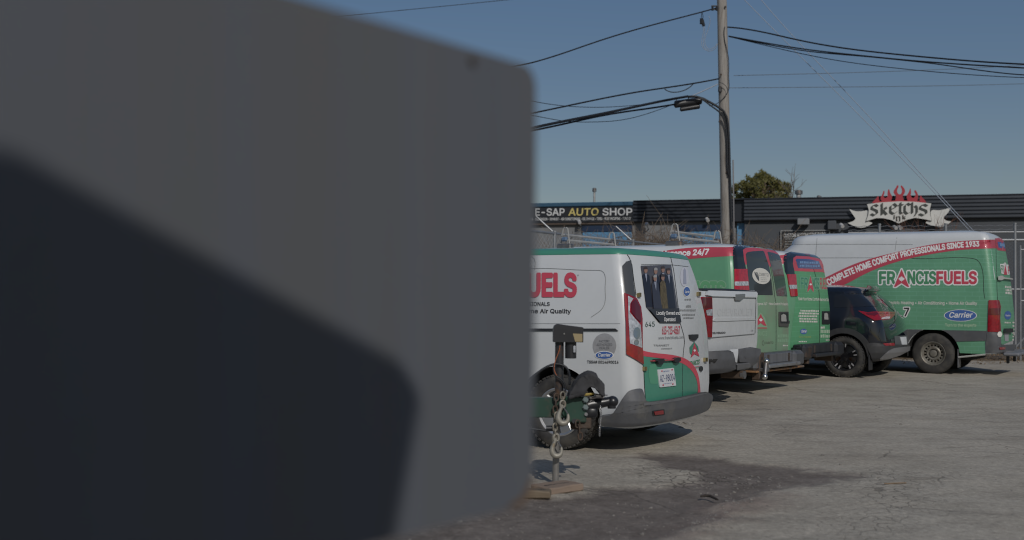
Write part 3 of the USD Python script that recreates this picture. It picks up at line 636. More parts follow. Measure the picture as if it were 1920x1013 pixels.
# signs on the building
def wsign(name, label):
    return thing(name, label, 'sign', O, -BA)
S1 = wsign('shop_sign', 'long black shop sign lettered in white and yellow under the blue roof edge')
part(S1, 'board', wbox(-14, wu(1187.5, .14), wl_(1100, 417.3, .14)[1], wl_(1100, 389, .14)[1], .101, .14), mat('sign_black', (.018, .020, .024), .4))
YEL = mat('yellow_lettering', (.55, .46, .16), .45); SGW = mat('sign_white', (.56, .57, .57), .45)
for t, x0, x1, m_ in (('E-SAP', 1003, 1058.8, SGW), ('AUTO', 1065.4, 1121.8, YEL), ('SHOP', 1129.5, 1185.6, SGW)):
    part(S1, 'lettering', wshape(text_px(t, (x0, 404.3 - (x0 - 1003) * .004), (x1, 404.3 - (x1 - 1003) * .004), 13.0, slant=.0 if t != 'AUTO' else .08), .145, .004), m_)
part(S1, 'lettering', wshape(text_px('BRAKES - SUSPENSION - EXHAUST - AIR CONDITIONING - OIL CHANGE - TIRES - RUST PROOFING - TUNE UP', (985, 413.6), (1183, 412.2), 4.6), .145, .004), SGW)
S2 = wsign('paint_shop_sign', 'dark framed sign for custom automotive paint, half hidden by the tall van')
f0, f1 = wl_(1463.5, 474), wl_(1556.5, 431.5)
part(S2, 'board', wbox(f0[0], f1[0], f0[1], f1[1], .002, .05), mat('sign_black', (.018, .020, .024), .4))
SGG = mat('sign_grey', (.26, .27, .27), .5)
for a in (wbox(f0[0], f1[0], f1[1] - .03, f1[1], .051, .07), wbox(f0[0], f0[0] + .03, f0[1], f1[1] - .031, .051, .07), wbox(f1[0] - .03, f1[0], f0[1], f1[1] - .031, .051, .07)): part(S2, 'frame', a, SGG)
part(S2, 'lettering', wshape(text_px('CUSTOM AUTOMOTIVE PAINT', (1469.5, 445.4), (1549.5, 442.8), 6.8), .056, .005), SGW)
part(S2, 'small_print', wshape(small_print(1470, 1549, 449.5, 4.8, 5, 2.2, -.03, 41, .05), .056, .005), SGG, kind='stuff')
S3 = wsign('ribbon_sign', 'white ribbon shaped sign with black gothic lettering and red flames on the roof edge')
zK = Z_ = (lambda *P: [(1570 + x / 5.486, 330 + y / 5.486) for x, y in P])
RIB = mat('ribbon_white', (.60, .60, .57), .5, var=.05); RIBE = mat('ribbon_line', (.05, .055, .05), .5)
ban = Polygon(zK((306, 292), (450, 272), (640, 262), (800, 266), (966, 284), (952, 340), (955, 400), (970, 462), (900, 446), (800, 431), (720, 450), (632, 489), (560, 456), (480, 436), (400, 434), (296, 466), (318, 400), (324, 350)))
lt = smooth_poly(zK((122, 340), (122, 342), (200, 370), (320, 352), (322, 356), (300, 465), (360, 480), (358, 492), (285, 532), (205, 534), (108, 486), (108, 484), (165, 466), (192, 440), (160, 400)), 2)
rt_ = smooth_poly(zK((953, 344), (1050, 358), (1166, 326), (1166, 328), (1140, 380), (1086, 430), (1120, 464), (1176, 468), (1174, 470), (1100, 522), (1020, 524), (905, 490), (920, 460), (968, 458)), 2)
part(S3, 'ribbon_tail', wshape(lt, .30, .03), RIB); part(S3, 'ribbon_tail', wshape(rt_, .30, .03), RIB)
part(S3, 'ribbon_outline', wshape(ban.buffer(.55), .325, .02), RIBE); part(S3, 'ribbon_panel', wshape(ban, .36, .03), RIB)
fl = [((358, 282), (362, 268), (385, 248), (412, 216), (420, 203), (428, 215), (426, 240), (440, 268)), ((440, 230), (462, 190), (478, 143), (488, 172), (472, 210), (490, 232), (520, 216), (514, 180), (528, 122), (545, 180), (567, 212), (550, 268), (462, 268)),
      ((577, 155), (600, 125), (618, 90), (634, 108), (610, 150), (626, 190), (655, 190), (668, 150), (650, 110), (658, 93), (684, 122), (699, 150), (690, 185), (668, 210), (692, 266), (588, 266), (610, 210), (582, 184)),
      ((707, 210), (738, 165), (750, 119), (760, 160), (754, 208), (776, 232), (800, 216), (806, 185), (789, 165), (799, 140), (822, 172), (833, 205), (822, 268), (730, 268)), ((846, 268), (848, 225), (858, 194), (872, 225), (892, 240), (918, 274))]
for f in fl: part(S3, 'flame', wshape(smooth_poly(zK(*f), 1), .33, .03), mat('flame_red', (.38, .035, .05), .5))
part(S3, 'flame_base', wshape(Polygon(zK((358, 286), (440, 262), (640, 252), (830, 258), (920, 276), (920, 284), (640, 264), (440, 276))), .328, .03), mat('flame_red', (.38, .035, .05), .5))
GL = {'s': [[(.92, .14), (.6, 0), (.2, .12), (.14, .36), (.8, .56), (.86, .8), (.5, 1), (.05, .86)]], 'k': [[(.22, 0), (.22, 1)], [(.24, .58), (.72, .34), (.86, .48), (.3, .62)], [(.36, .62), (.92, .98)]],
      'e': [[(.95, .82), (.55, 1), (.14, .82), (.14, .25), (.58, 0), (.92, .2), (.84, .36), (.3, .52)]], 't': [[(.42, 0), (.36, .85), (.62, 1), (.98, .86)], [(0, .22), (.95, .20)]],
      'c': [[(.95, .17), (.55, 0), (.14, .22), (.14, .8), (.52, 1), (.98, .82)]], 'h': [[(.18, 0), (.2, .86)], [(.22, .42), (.62, .26), (.88, .42), (.86, .8), (.55, 1.08)]],
      'i': [[(.5, .28), (.5, 1)], [(.4, .05), (.6, .1)]], 'n': [[(.15, .1), (.15, 1)], [(.16, .28), (.6, .1), (.88, .28), (.88, 1)]]}
def gothic(ch, x0, x1, y0, y1, nx_, ny_):
    out = []
    for s in GL[ch]:
        q = [(x0 + a * (x1 - x0), y0 + b * (y1 - y0)) for a, b in s]
        for p, r in zip(q[:-1], q[1:]): out.append(shapely.MultiPoint([(p[0] - nx_, p[1] + ny_), (p[0] + nx_, p[1] - ny_), (r[0] - nx_, r[1] + ny_), (r[0] + nx_, r[1] - ny_)]).convex_hull)
    return unary_union(out).buffer(.8)
for ch, x0, x1, y0, y1 in (('s', 342, 420, 296, 408), ('k', 442, 512, 284, 400), ('e', 535, 612, 286, 392), ('t', 628, 678, 276, 390), ('c', 684, 750, 282, 392), ('h', 756, 826, 274, 402), ('s', 838, 930, 294, 408)):
    part(S3, 'gothic_letter', wshape(warp(gothic(ch, x0, x1, y0, y1, 11.5, 8), lambda P: np.array(zK(*P))), .375, .014), RIBE)
for ch, x0, x1, y0, y1 in (('i', 572, 598, 404, 444), ('n', 604, 648, 410, 466), ('k', 668, 700, 404, 444)):
    part(S3, 'gothic_letter', wshape(warp(gothic(ch, x0, x1, y0, y1, 6, 4), lambda P: np.array(zK(*P))), .375, .014), RIBE)

# ================================================================== trees beyond the roof, brush before the wall
def leafmat(name, a, b):
    MATS[name] = usdkit.material(stage, '/World/Looks/' + name, {'g': ('geometry', {}), 'r': ('rgb_ramp', {'ramp': [(0, a), (1, b)]}), 'p': ('principled_bsdf', {'roughness': .6}), 't': ('translucent_bsdf', {}), 'm': ('mix_closure', {'fac': .35})},
        [('g.random_per_island', 'r.fac'), ('r.color', 'p.base_color'), ('r.color', 't.color'), ('p.BSDF', 'm.closure1'), ('t.BSDF', 'm.closure2')], surface='m.closure')
    return MATS[name]
PINE = leafmat('pine_needles', (.18, .17, .055), (.50, .44, .17)); BARK = mat('bark', (.12, .085, .06), .9, var=.3)
YT = 54.0; base = at(1427, 500, YT); base[2] = 0
TR = thing('pine_tree', 'rounded green pine crown showing above the flat roof beside the utility pole', 'tree', base)
blobs = [(1430, 332, 11), (1424, 337, 11), (1441, 336, 7), (1405, 344, 12), (1393, 349, 9), (1420, 350, 14), (1440, 345, 12), (1455, 344, 9), (1459, 352, 10), (1474, 350, 8), (1467, 362, 10), (1478, 358, 5), (1441, 364, 12), (1412, 367, 13), (1391, 372, 9), (1379, 352, 7), (1377, 360, 5), (1384, 371, 6), (1453, 373, 11), (1428, 377, 12), (1402, 358, 9), (1474, 372, 6), (1372, 374, 6)]
lv = []; twigs = [tube([(0, 0, 0), (.1, 0, 3), (0, .1, 5.6), (.05, 0, 7.0)], [.22, .18, .10, .03], 8)]
for bxp, byp, br in blobs:
    dy = RNG.uniform(-1.2, 1.2); c = at(bxp, byp, YT + dy) - base; R_ = br / FPX * YT
    twigs.append(tube([(0.03, 0, max(c[2] - abs(c[0]) * .5 - .3, 4.5)), c * [.6, .6, 1] - [0, 0, .15], c], [.06, .04, .015], 5))
    for k in range(int(30 + R_ ** 2 * 2900)):
        d = RNG.normal(size=3); d /= np.linalg.norm(d); rr = R_ * RNG.uniform(.35, 1.08) ** .6 * (1 + .25 * math.sin(5 * d[0] + 7 * d[2] + bxp)); p = c + d * rr
        a = RNG.normal(size=3) + [0, 0, .6] + d * .8; a /= np.linalg.norm(a); b = np.cross(a, RNG.normal(size=3)); b /= np.linalg.norm(b); L = RNG.uniform(.08, .19)
        lv.append([p - b * L * .34, p + b * L * .34, p + a * L])
lv = np.array(lv); part(TR, 'crown', trimesh.Trimesh(lv.reshape(-1, 3), np.arange(len(lv) * 3).reshape(-1, 3), process=False), PINE); part(TR, 'trunk', cat(twigs), BARK, 40)
def twig_tree(p, d, L, r, depth, out, rng, spread=.5):
    q = p + d * L; out.append(tube([p, (p + q) / 2 + rng.normal(size=3) * L * .04, q], [r, r * .85, r * .65], 4))
    if depth:
        for k in range(rng.integers(2, 4)):
            e = d + rng.normal(size=3) * spread; e[2] += .25; e /= np.linalg.norm(e); twig_tree(p + d * L * rng.uniform(.5, 1), e, L * rng.uniform(.55, .8), r * .62, depth - 1, out, rng, spread)
def bare(name, label, px_, Y, h, r, depth, material, catg, spread=.42, lean=(0, 0, 1), z0_=0.0, k=1):
    b = at(px_, 500, Y); b[2] = 0; t = thing(name, label, catg, b); rng = np.random.default_rng(int(px_)); o = []; lean = np.array(lean, float); lean /= np.linalg.norm(lean)
    tr = tube([(0, 0, 0), lean * h * .2, lean * h * .42], [r, r * .9, r * .7], 6)
    for j in range(k + 2): 
        e = lean + rng.normal(size=3) * .25; e /= np.linalg.norm(e); twig_tree(lean * h * rng.uniform(.2, .42), e, h * .26, r * .6, depth, o, rng, spread)
    part(t, 'trunk', tr, material, 40); part(t, 'branches', cat(o), material)
TWG = mat('twig_grey', (.16, .13, .11), .9); TWR = mat('twig_red', (.17, .085, .055), .9, var=.3)
bare('bare_tree', 'leafless thin tree rising over the roof beside the pine', 1488, 50, 7.8, .09, 4, TWG, 'tree')
bare('bare_shrub', 'leafless reddish shrub poking up beneath the ribbon sign', 1734, 26.5, 3.9, .022, 3, TWR, 'shrub', .3, k=3)
bare('bare_shrub', 'leafless shrub behind the fence beside the right end of the ribbon sign', 1766, 26.8, 4.2, .02, 3, TWR, 'shrub', .3)
def brush(name, label, x0, x1, yt, Y, n, seed):
    rng = np.random.default_rng(seed); b = at((x0 + x1) / 2, 500, Y); b[2] = 0; t = thing(name, label, 'shrub', b); o = []
    for k in range(n):
        px_ = rng.uniform(x0, x1); p0 = at(px_, 500, Y + rng.uniform(-.5, .5)) - b; p0[2] = 0
        ht = at(px_, rng.uniform(yt, yt + 30), Y)[2]; s = rng.normal(size=(3, 3)) * [.22, .15, .10]
        P = [p0, p0 + [0, 0, ht * .5] + s[0], p0 + [0, 0, ht * .8] + s[0] + s[1], p0 + [0, 0, ht] + s[0] + 2 * s[1] + s[2] + [rng.normal() * .2, 0, -.05]]
        o.append(tube(spline(P, 7), np.linspace(.011, .004, 7), 3))
        for j in range(3):
            q = np.array(P[2]) + rng.normal(size=3) * .15; o.append(tube([q, q + rng.normal(size=3) * [.25, .12, .16] + [0, 0, .05], q + rng.normal(size=3) * [.4, .2, .2] + [0, 0, .0]], [.006, .005, .003], 3))
    part(t, 'twigs', cat(o), mat('brush_brown', (.145, .112, .085), .9, var=.3))
brush('dry_brush', 'tangle of dry brown vines between the blue garage doors', 1192, 1272, 428, 27.5, 250, 1)
brush('dry_brush', 'thin dry vines before the left blue garage door', 1050, 1190, 436, 27.0, 90, 2)
brush('dry_brush', 'sparse dry vines before the right blue garage door left of the pole', 1274, 1352, 430, 27.5, 70, 3)
brush('dry_brush', 'low dry brush right of the pole beneath the charcoal wall', 1386, 1470, 438, 28.5, 130, 4)

# ================================================================== wire fences
GALV = mat('galvanised', (.27, .28, .29), .45, metal=.5, var=.15)
def chain_fence(path, A, B, z0_, z1_, posts, topz, rails, pitch=.085):
    A, B = np.array(A, float), np.array(B, float); L = np.linalg.norm(B - A); d = (B - A) / L; P = lambda u, z: np.array([*(A + d * u), z])
    w = []; H = z1_ - z0_
    for s in (1, -1):
        for u in np.arange(-H, L + H, pitch):
            a, b = (u, u + H) if s > 0 else (u + H, u)
            za, zb_ = z0_, z1_
            lo, hi = min(a, b), max(a, b); t0, t1 = max((0 - lo) / (hi - lo), 0), min((L - lo) / (hi - lo), 1)
            if t1 <= t0: continue
            if s > 0: q0, q1 = (lo + t0 * H, z0_ + t0 * H), (lo + t1 * H, z0_ + t1 * H)
            else: q0, q1 = (lo + t0 * H, z1_ - t0 * H), (lo + t1 * H, z1_ - t1 * H)
            w.append(tube([P(*q0), P(*q1)], .0032, 3))
    part(path, 'wire_mesh', cat(w), GALV, kind='stuff')
    for u in posts: part(path, 'post', cat([cyl(P(u, 0), P(u, topz), .032, 10), cyl(P(u, topz), P(u, topz + .03), .038, 10)]), GALV, 40)
    for z in rails: part(path, 'rail', tube([P(0, z), P(L, z)], .022, 8), GALV, 40)
    return P, L, d
YF = 24.5; fA, fB = at(1590, 500, YF + .6)[:2], at(2010, 500, YF - .6)[:2]
FN = thing('wire_fence', 'galvanised chain link fence with tall posts behind the tall van', 'fence')
Lf = np.linalg.norm(fB - fA); dF = (fB - fA) / Lf
up_ = [float((at(p, 500, YF)[:2] - fA) @ dF) for p in (1652, 1774, 1898)]
Pf, _, _ = chain_fence(FN, fA, fB, .05, 2.78, up_, 3.10, (2.92, 1.62))
for z in (2.98, 3.07): part(FN, 'barbed_wire', tube([Pf(u, z + (.01 if k % 2 else -.01)) for k, u in enumerate(np.linspace(0, Lf, 40))], .006, 4), GALV)
for py_ in (447.5,): part(FN, 'cross_rail', tube([Pf(up_[2] - .6, 2.74), Pf(Lf, 2.74)], .028, 8), GALV, 40)
part(FN, 'gate_post', cyl(Pf(up_[2] + .11, 0), Pf(up_[2] + .11, 2.62), .025, 8), GALV, 40)
part(FN, 'gate_rail', tube([Pf(up_[2] + .11, 2.52), Pf(Lf, 2.52)], .02, 8), GALV, 40); part(FN, 'gate_rail', tube([Pf(up_[2] + .11, 1.36), Pf(Lf, 1.36)], .02, 8), GALV, 40)
part(FN, 'gate_brace', tube([Pf(up_[2] - .15, .12), Pf(up_[2] + .55, .95)], .02, 8), GALV, 40)
FL = thing('wire_fence', 'chain link fence with slanted arms behind the ladder racks, left of the pole', 'fence')
lA, lB = at(1040, 450, 20.0)[:2], at(1187, 450, 22.6)[:2]; dl = (lB - lA) / np.linalg.norm(lB - lA); lB2 = lB + dl * 3.1
zr = at(1040, 438, 20.0)[2]
Pl, Ll, _ = chain_fence(FL, lA - dl * 3, lB2, .05, zr - .02, [3, 3 + np.linalg.norm(lB - lA), 3 + np.linalg.norm(lB - lA) + 3.05], zr + .02, (zr,), .12)
nl = np.array([-dl[1], dl[0]])
for u in (3, 3 + np.linalg.norm(lB - lA)):
    p = Pl(u, zr); q = p + np.array([*(nl * .35 - dl * .12), .33]); part(FL, 'fence_arm', cat([tube([p, q], .014, 6), tube([p + [.03, 0, 0], q + [.02, 0, -.01]], .01, 5)]), GALV, 40)

# ================================================================== utility pole and wires
YP = 29.0
pb_, pt_ = at(1363, 470, YP), at(1351, -120, YP); ax = (pt_ - pb_) / (pt_[2] - pb_[2]); b0_ = pb_ - ax * pb_[2]
UP_ = thing('utility_pole', 'weathered grey wooden utility pole carrying cables', 'utility pole', b0_)
WOOD = mat('pole_wood', (.285, .268, .245), .9, var=.22, scale=5, stretch=(6, 6, .5), dirt=(.15, .125, .10), dscale=3, dlo=.5, dhi=.72, bump=.5, bscale=10)
HT = pt_[2]; part(UP_, 'shaft', tube([ax * t for t in np.linspace(0, HT, 12)], np.linspace(.165, .125, 12), 18), WOOD, True)
def pw(px_, py_, Y): return at(px_, py_, Y) - b0_
BLK = mat('cable_black', (.012, .014, .018), .5)
def pcable(name, pts, r, Y=YP - .2, n=24): part(UP_, name, tube(spline([pw(x, y, Y) for x, y in pts], n), r, 6), BLK, True)
pcable('riser_cable', [(1290, 182), (1318, 185), (1340, 197), (1358, 210), (1365, 235), (1368, 300), (1371, 400), (1373, 470)], .032)
pcable('riser_cable', [(1290, 181), (1316, 186), (1335, 200), (1352, 214), (1358, 228), (1363, 260), (1366, 330)], .022, YP - .22)
pcable('riser_cable', [(1359, 50), (1362, 90), (1366, 110), (1366.5, 150), (1366, 170), (1360, 180), (1348, 192), (1330, 199)], .010, YP - .16)
pcable('loop_cable', [(1348, 155), (1357, 158), (1364, 168), (1360, 180)], .008, YP - .24)
part(UP_, 'conduit', tube([pw(1374.5, 300, YP), pw(1376.5, 470, YP)], .02, 6), mat('conduit_grey', (.2, .2, .21), .6), True)
for p in ((1352, 14), (1344, 14)): part(UP_, 'insulator', cyl(pw(p[0] - 8, p[1] - 2, YP - .1), pw(p[0] - 8, p[1] + 6, YP - .1), .03, 8), BLK)
part(UP_, 'bracket', cat([bx(pw(1340, 11.5, YP - .05), (.18, .04, .03)), bx(pw(1340, 18, YP - .05), (.18, .04, .03))]), BLK)
for p in ((1352, 140), (1351, 165), (1360, 13), (1371, 404), (1349, 228), (1363, 323)): part(UP_, 'bolt', bx(pw(*p, YP - .17), (.05, .05, .05), .012), RUSTSTEEL)
part(UP_, 'hardware_plate', bx(pw(1350, 168, YP - .16), (.10, .06, .16), .02), BLK)
SC = thing('splice_closure', 'black cable splice case hanging under the cables left of the pole', 'cable closure', at(1290, 195, YP))
l_ = lambda x, y: at(x, y, YP) - at(1290, 195, YP)
part(SC, 'case', cat([tube([l_(1264, 196), l_(1266, 196), l_(1314, 189), l_(1316, 189)], [.06, .10, .10, .07], 10), tube([l_(1275, 205), l_(1277, 205), l_(1310, 200), l_(1312, 200)], [.04, .065, .065, .05], 10)]), BLACKPLASTIC, 40)
for x in (1268, 1290, 1312): part(SC, 'hanger', tube([l_(x, 196 - (x - 1268) * .15), l_(x + 1, 185 - (x - 1268) * .06)], .014, 5), BLK)
KC = thing('cable_connector', 'pair of small connectors dangling from the top wire left of the pole', 'connector', at(1317, 40, YP))
k_ = lambda x, y: at(x, y, YP) - at(1317, 40, YP)
part(KC, 'connector', tube([k_(1315, 35), k_(1315.5, 45)], [.04, .05], 8), BLK, 40); part(KC, 'connector', tube([k_(1317.5, 37), k_(1319.5, 49)], [.03, .045], 8), BLK, 40)
for P in ([(1316, 24), (1315, 30), (1315, 36)], [(1317, 24), (1318, 30), (1318, 38)]): part(KC, 'lead', tube([k_(*p) for p in P], .008, 4), BLK)
PALEW = mat('wire_pale', (.30, .34, .40), .5)
for P in ([(1315, 45), (1317, 70), (1317, 88), (1324, 95), (1335, 95), (1345, 82)], [(1329, 30), (1326, 60), (1324, 88), (1328, 92), (1340, 88), (1345, 82)], [(1320, 50), (1320, 70), (1321, 90), (1328, 94)]):
    part(KC, 'loop_wire', tube(spline([k_(*p) for p in P], 18), .0075, 4), PALEW, True)
SLATE = mat('wire_slate', (.13, .165, .21), .6)
WIRES = [  # points in the picture, distances at both ends, radius, label
 ([(975, 123), (1050, 102), (1120, 78), (1220, 48), (1300, 27), (1344, 15)], 26, 29, .018, 'single black wire rising to the topmost bracket left of the pole'),
 ([(620, 34), (690, 26), (790, 16), (950, 0), (1100, -16)], 40, 40, .012, 'thin wire crossing the sky above the slanting edge of the grey panel'),
 ([(990, 214), (1100, 191), (1200, 172), (1260, 163), (1310, 155), (1347, 148)], 25, 29, .020, 'upper black cable running straight from the pole to the grey panel'),
 ([(985, 243), (1060, 227), (1160, 207), (1250, 188), (1290, 181)], 25, 29, .034, 'thickest black cable bundle, leading to the bend above the splice case'),
 ([(985, 247), (1060, 232), (1140, 215), (1220, 203), (1264, 196)], 25, 29, .024, 'black cable entering the left end of the splice case'),
 ([(1246, 167), (1255, 172), (1275, 172), (1290, 166), (1300, 157)], 28.9, 29, .014, 'short slack loop hanging from the upper cable left of the pole'),
 ([(985, 187), (1060, 199), (1140, 201), (1205, 196)], 27, 28.6, .009, 'thin sagging wire, uppermost of those meeting the right edge of the panel'),
 ([(985, 215), (1010, 219), (1065, 228), (1110, 229), (1160, 226), (1230, 208), (1262, 196)], 26, 28.8, .009, 'thin wire sagging lowest beneath the cables left of the pole'),
 ([(1298, 180), (1320, 170), (1346, 158)], 28.9, 28.9, .016, 'pale guy strand climbing from the cable bend to the pole'),
 ([(1360, 51), (1400, 55), (1500, 76), (1600, 93), (1700, 104), (1800, 113), (1925, 121)], 29, 24, .020, 'uppermost black cable from the pole to the right edge'),
 ([(1366, 68), (1420, 78), (1520, 94), (1600, 103), (1700, 113), (1790, 120), (1925, 128)], 29, 24, .018, 'second black cable right of the pole, just below the uppermost'),
 ([(1367, 69), (1430, 82), (1520, 97), (1620, 106), (1700, 114), (1745, 119), (1830, 131), (1925, 141)], 29, 24.3, .014, 'black cable right of the pole that dips below its twin near the right edge'),
 ([(1367, 69), (1450, 89), (1560, 112), (1680, 128), (1800, 139), (1925, 146)], 29, 24.6, .010, 'thin wire sagging lowest of the dark cables right of the pole'),
 ([(1376, 142), (1500, 139), (1700, 133), (1925, 122)], 29.5, 34, .010, 'faint level wire right of the pole, upper of the pale pair'),
 ([(1368, 165), (1500, 164), (1700, 162), (1925, 157)], 29.5, 34, .010, 'faint level wire right of the pole, lower of the pale pair'),
 ([(1392, -4), (1500, 105), (1620, 225), (1760, 370), (1830, 446)], 29, 25.5, .009, 'left one of two slanting guy wires crossing the sky at the right'),
 ([(1424, -4), (1500, 82), (1640, 230), (1780, 385), (1842, 450)], 29, 25.5, .009, 'right one of two slanting guy wires crossing the sky at the right')]
for P, y0_, y1_, r, lab in WIRES:
    Q = np.array(P, float); t = (Q[:, 0] - Q[0, 0]) / (Q[-1, 0] - Q[0, 0]); W3 = [at(x, y, y0_ + (y1_ - y0_) * s) for (x, y), s in zip(P, t)]
    c_ = spline(W3, 40)
    for e_, far_ in ((0, P[0][0] < 990 or P[0][1] < 0), (-1, P[-1][0] > 1915)):     # on past the picture's edge
        if far_:
            d_ = c_[e_] - c_[1 if e_ == 0 else -2]; c_ = np.vstack([c_[:1] + d_ * 14 / np.linalg.norm(d_), c_]) if e_ == 0 else np.vstack([c_, c_[-1:] + d_ * 14 / np.linalg.norm(d_)])
    wm = SLATE if 'faint' in lab else PALEW if ('guy wires' in lab or 'pale' in lab) else BLK
    top('overhead_wire', tube(c_, r, 5), wm, lab, 'wire', smooth=True)

# ================================================================== trailer with jack, seen at the edge of the panel
YJ = 7.5
def j(px_, py_, dy=0.0): return at(px_, py_, YJ + dy)
TL = thing('trailer', 'dark green trailer tongue with black coupler, jack and hanging hooks', 'trailer', (0, 0, 0))
TGREEN = mat('trailer_green', (.018, .055, .038), .45, var=.25, scale=7, dirt=(.07, .06, .045), dscale=9, dlo=.55, dhi=.75)
pa, pc = j(1000, 745), j(1104, 783); zt_, zl_ = pa[2], pc[2]; xj = j(1045, 760)[0]
part(TL, 'tongue_beam', bx(((-1.0 + pc[0]) / 2 - .02, YJ, (zt_ + zl_) / 2), (pc[0] + 1.0, .10, zt_ - zl_), .006), TGREEN)
part(TL, 'coupler_plate', bx(((j(1066, 0)[0] + j(1105.5, 0)[0]) / 2, YJ - .004, (zt_ + j(1066, 790)[2]) / 2 + .006), (j(1105.5, 0)[0] - j(1066, 0)[0], .135, zt_ - j(1066, 790)[2] + .014), .008), TGREEN)
for s in (1, -1): part(TL, 'frame_beam', tube([(-.2, YJ + s * .06, zl_ + .06), (-1.1, YJ + s * .55, zl_ + .06), (-3.9, YJ + s * .75, zl_ + .06)], .055, 4), TGREEN)
part(TL, 'deck', bx((-2.9, YJ, zl_ + .16), (2.8, 1.75, .06), .01), mat('deck_wood', (.16, .12, .08), .85, var=.3))
for s in (1, -1):
    q = group_part(TL, 'wheel'); m = tyre_mesh(.30, .19, .19); m.apply_translation((-2.9, YJ + s * .98, .30)); part(q, 'tyre', m, RUBBER, 35)
    m = lathe_y([(.185, .06), (.16, .05), (.06, .03), (.001, .05)], 24) if s < 0 else lathe_y([(.185, -.06), (.16, -.05), (.06, -.03), (.001, -.05)], 24)
    m = lathe_y([(.19, .0), (.001, .0)], 24); m.apply_translation((-2.9, YJ + s * .99, .30)); part(q, 'rim', m, STEELWHEEL, 35)
part(TL, 'axle', cyl((-2.9, YJ - .97, .30), (-2.9, YJ + .97, .30), .035, 10), RUSTSTEEL); part(TL, 'axle_mount', cat([bx((-2.9, YJ + s * .6, .45), (.3, .06, zl_ - .20), .01) for s in (1, -1)]), RUSTSTEEL)
# coupler
Cc = [j(*p) for p in ((1102, 760), (1110, 758.5), (1124, 756), (1136, 754), (1146, 752.5))]
part(TL, 'coupler', cat([tube(Cc, [.050, .048, .038, .034, .033], 12), trimesh.creation.icosphere(2, .042).apply_transform(np.diag([1, 1, .95, 1])).apply_translation(j(1148.5, 753)), bx((j(1114, 0)[0], YJ, j(0, 761)[2]), (.10, .10, .085), .02), cyl(j(1147, 760), j(1147, 766), .03, 14)]), mat('coupler_black', (.018, .019, .022), .32, var=.2), 50)
part(TL, 'coupler_latch', cat([tube([j(1106, 747, -.03), j(1120, 744, -.03), j(1132, 745, -.03)], .010, 6), bx(j(1122, 742, -.02), (.05, .04, .02), .006)]), CHROME, 40)
part(TL, 'latch_pin', tube([j(1088, 739, -.05), j(1100, 740, -.06), j(1114, 738, -.06)], [.012, .010, .007], 6), mat('pin_yellow', (.36, .27, .06), .5), 40)
part(TL, 'latch_rod', tube([j(1112, 738, -.05), j(1126, 741, -.05), j(1139, 741, -.04)], .005, 5), STEEL)
for p in ((1098, 750), (1098, 764)): part(TL, 'bolt', cat([cyl(j(*p, -.075), j(*p, -.09), .021, 6), cyl(j(*p, -.09), j(*p, -.098), .014, 10)]), mat('bolt_greenish', (.13, .17, .17), .5), 30)
part(TL, 'bolt', cat([cyl(j(1099, 777, -.075), j(1099, 777, -.086), .013, 6)]), STEEL, 30)
part(TL, 'rear_bracket', bx(j(1095, 793, -.02), (.10, .05, .075), .006), RUSTSTEEL); part(TL, 'rear_bracket', bx(j(1080, 793, .02), (.08, .05, .09), .006), RUSTSTEEL)
part(TL, 'grommet', cyl(j(1077, 790, -.09), j(1077, 790, -.06), .017, 12), BLK)
# jack
JB = mat('jack_black', (.030, .032, .036), .4, var=.3, scale=12, dirt=(.10, .055, .03), dscale=8, dlo=.58, dhi=.7)
j0, j1 = j(1049, 641), j(1048, 787)
part(TL, 'jack_tube', cyl(j0, j1, .031, 18), JB, 40); part(TL, 'jack_leg', cyl(j(1044, 770), j(1041.5, 908), .0235, 16), mat('jack_leg_steel', (.26, .25, .235), .45, metal=.5, var=.3, dirt=(.22, .13, .06), dscale=6, dlo=.55, dhi=.75), 40)
part(TL, 'jack_collar', cyl(j(1048, 738), j(1048, 754), .043, 16), RUSTSTEEL, 40); part(TL, 'jack_foot', bx(j(1041, 909), (.13, .12, .014), .004), RUSTSTEEL)
h0, h1 = j(1037, 607.5), j(1092.5, 641.5)
hm = extrude(Polygon([(h0[0], h1[2]), (h1[0], h1[2]), (h1[0], h0[2] - .022), (h1[0] - .09, h0[2] - .012), (h0[0] + .03, h0[2]), (h0[0] + .008, h0[2] - .012), (h0[0], h0[2] - .035)]), .13)
vv = np.array(hm.vertices); hm.vertices = np.c_[vv[:, 0], YJ + .065 - vv[:, 2], vv[:, 1]]; hm.fix_normals()
part(TL, 'jack_head', hm, mat('jack_head_black', (.016, .017, .020), .45, var=.2)); part(TL, 'jack_motor', cyl(j(1070, 640), j(1070, 672), .040, 18), BLACKPLASTIC, 40)
vw = [j(*p, -.067) for p in ((1074, 625.5), (1092, 626.5), (1092, 641), (1078.5, 641))]
part(TL, 'jack_sticker', trimesh.Trimesh(np.array(vw), [[0, 1, 2], [0, 2, 3]], process=False), mat('sticker_tan', (.30, .24, .13), .6)); part(TL, 'screw', cyl(j(1058, 626, -.064), j(1058, 626, -.07), .006, 8), CHROME)
part(TL, 'jack_lamp', bx(j(1077, 655, -.045), (.018, .02, .05), .005), LAMPCLEAR)
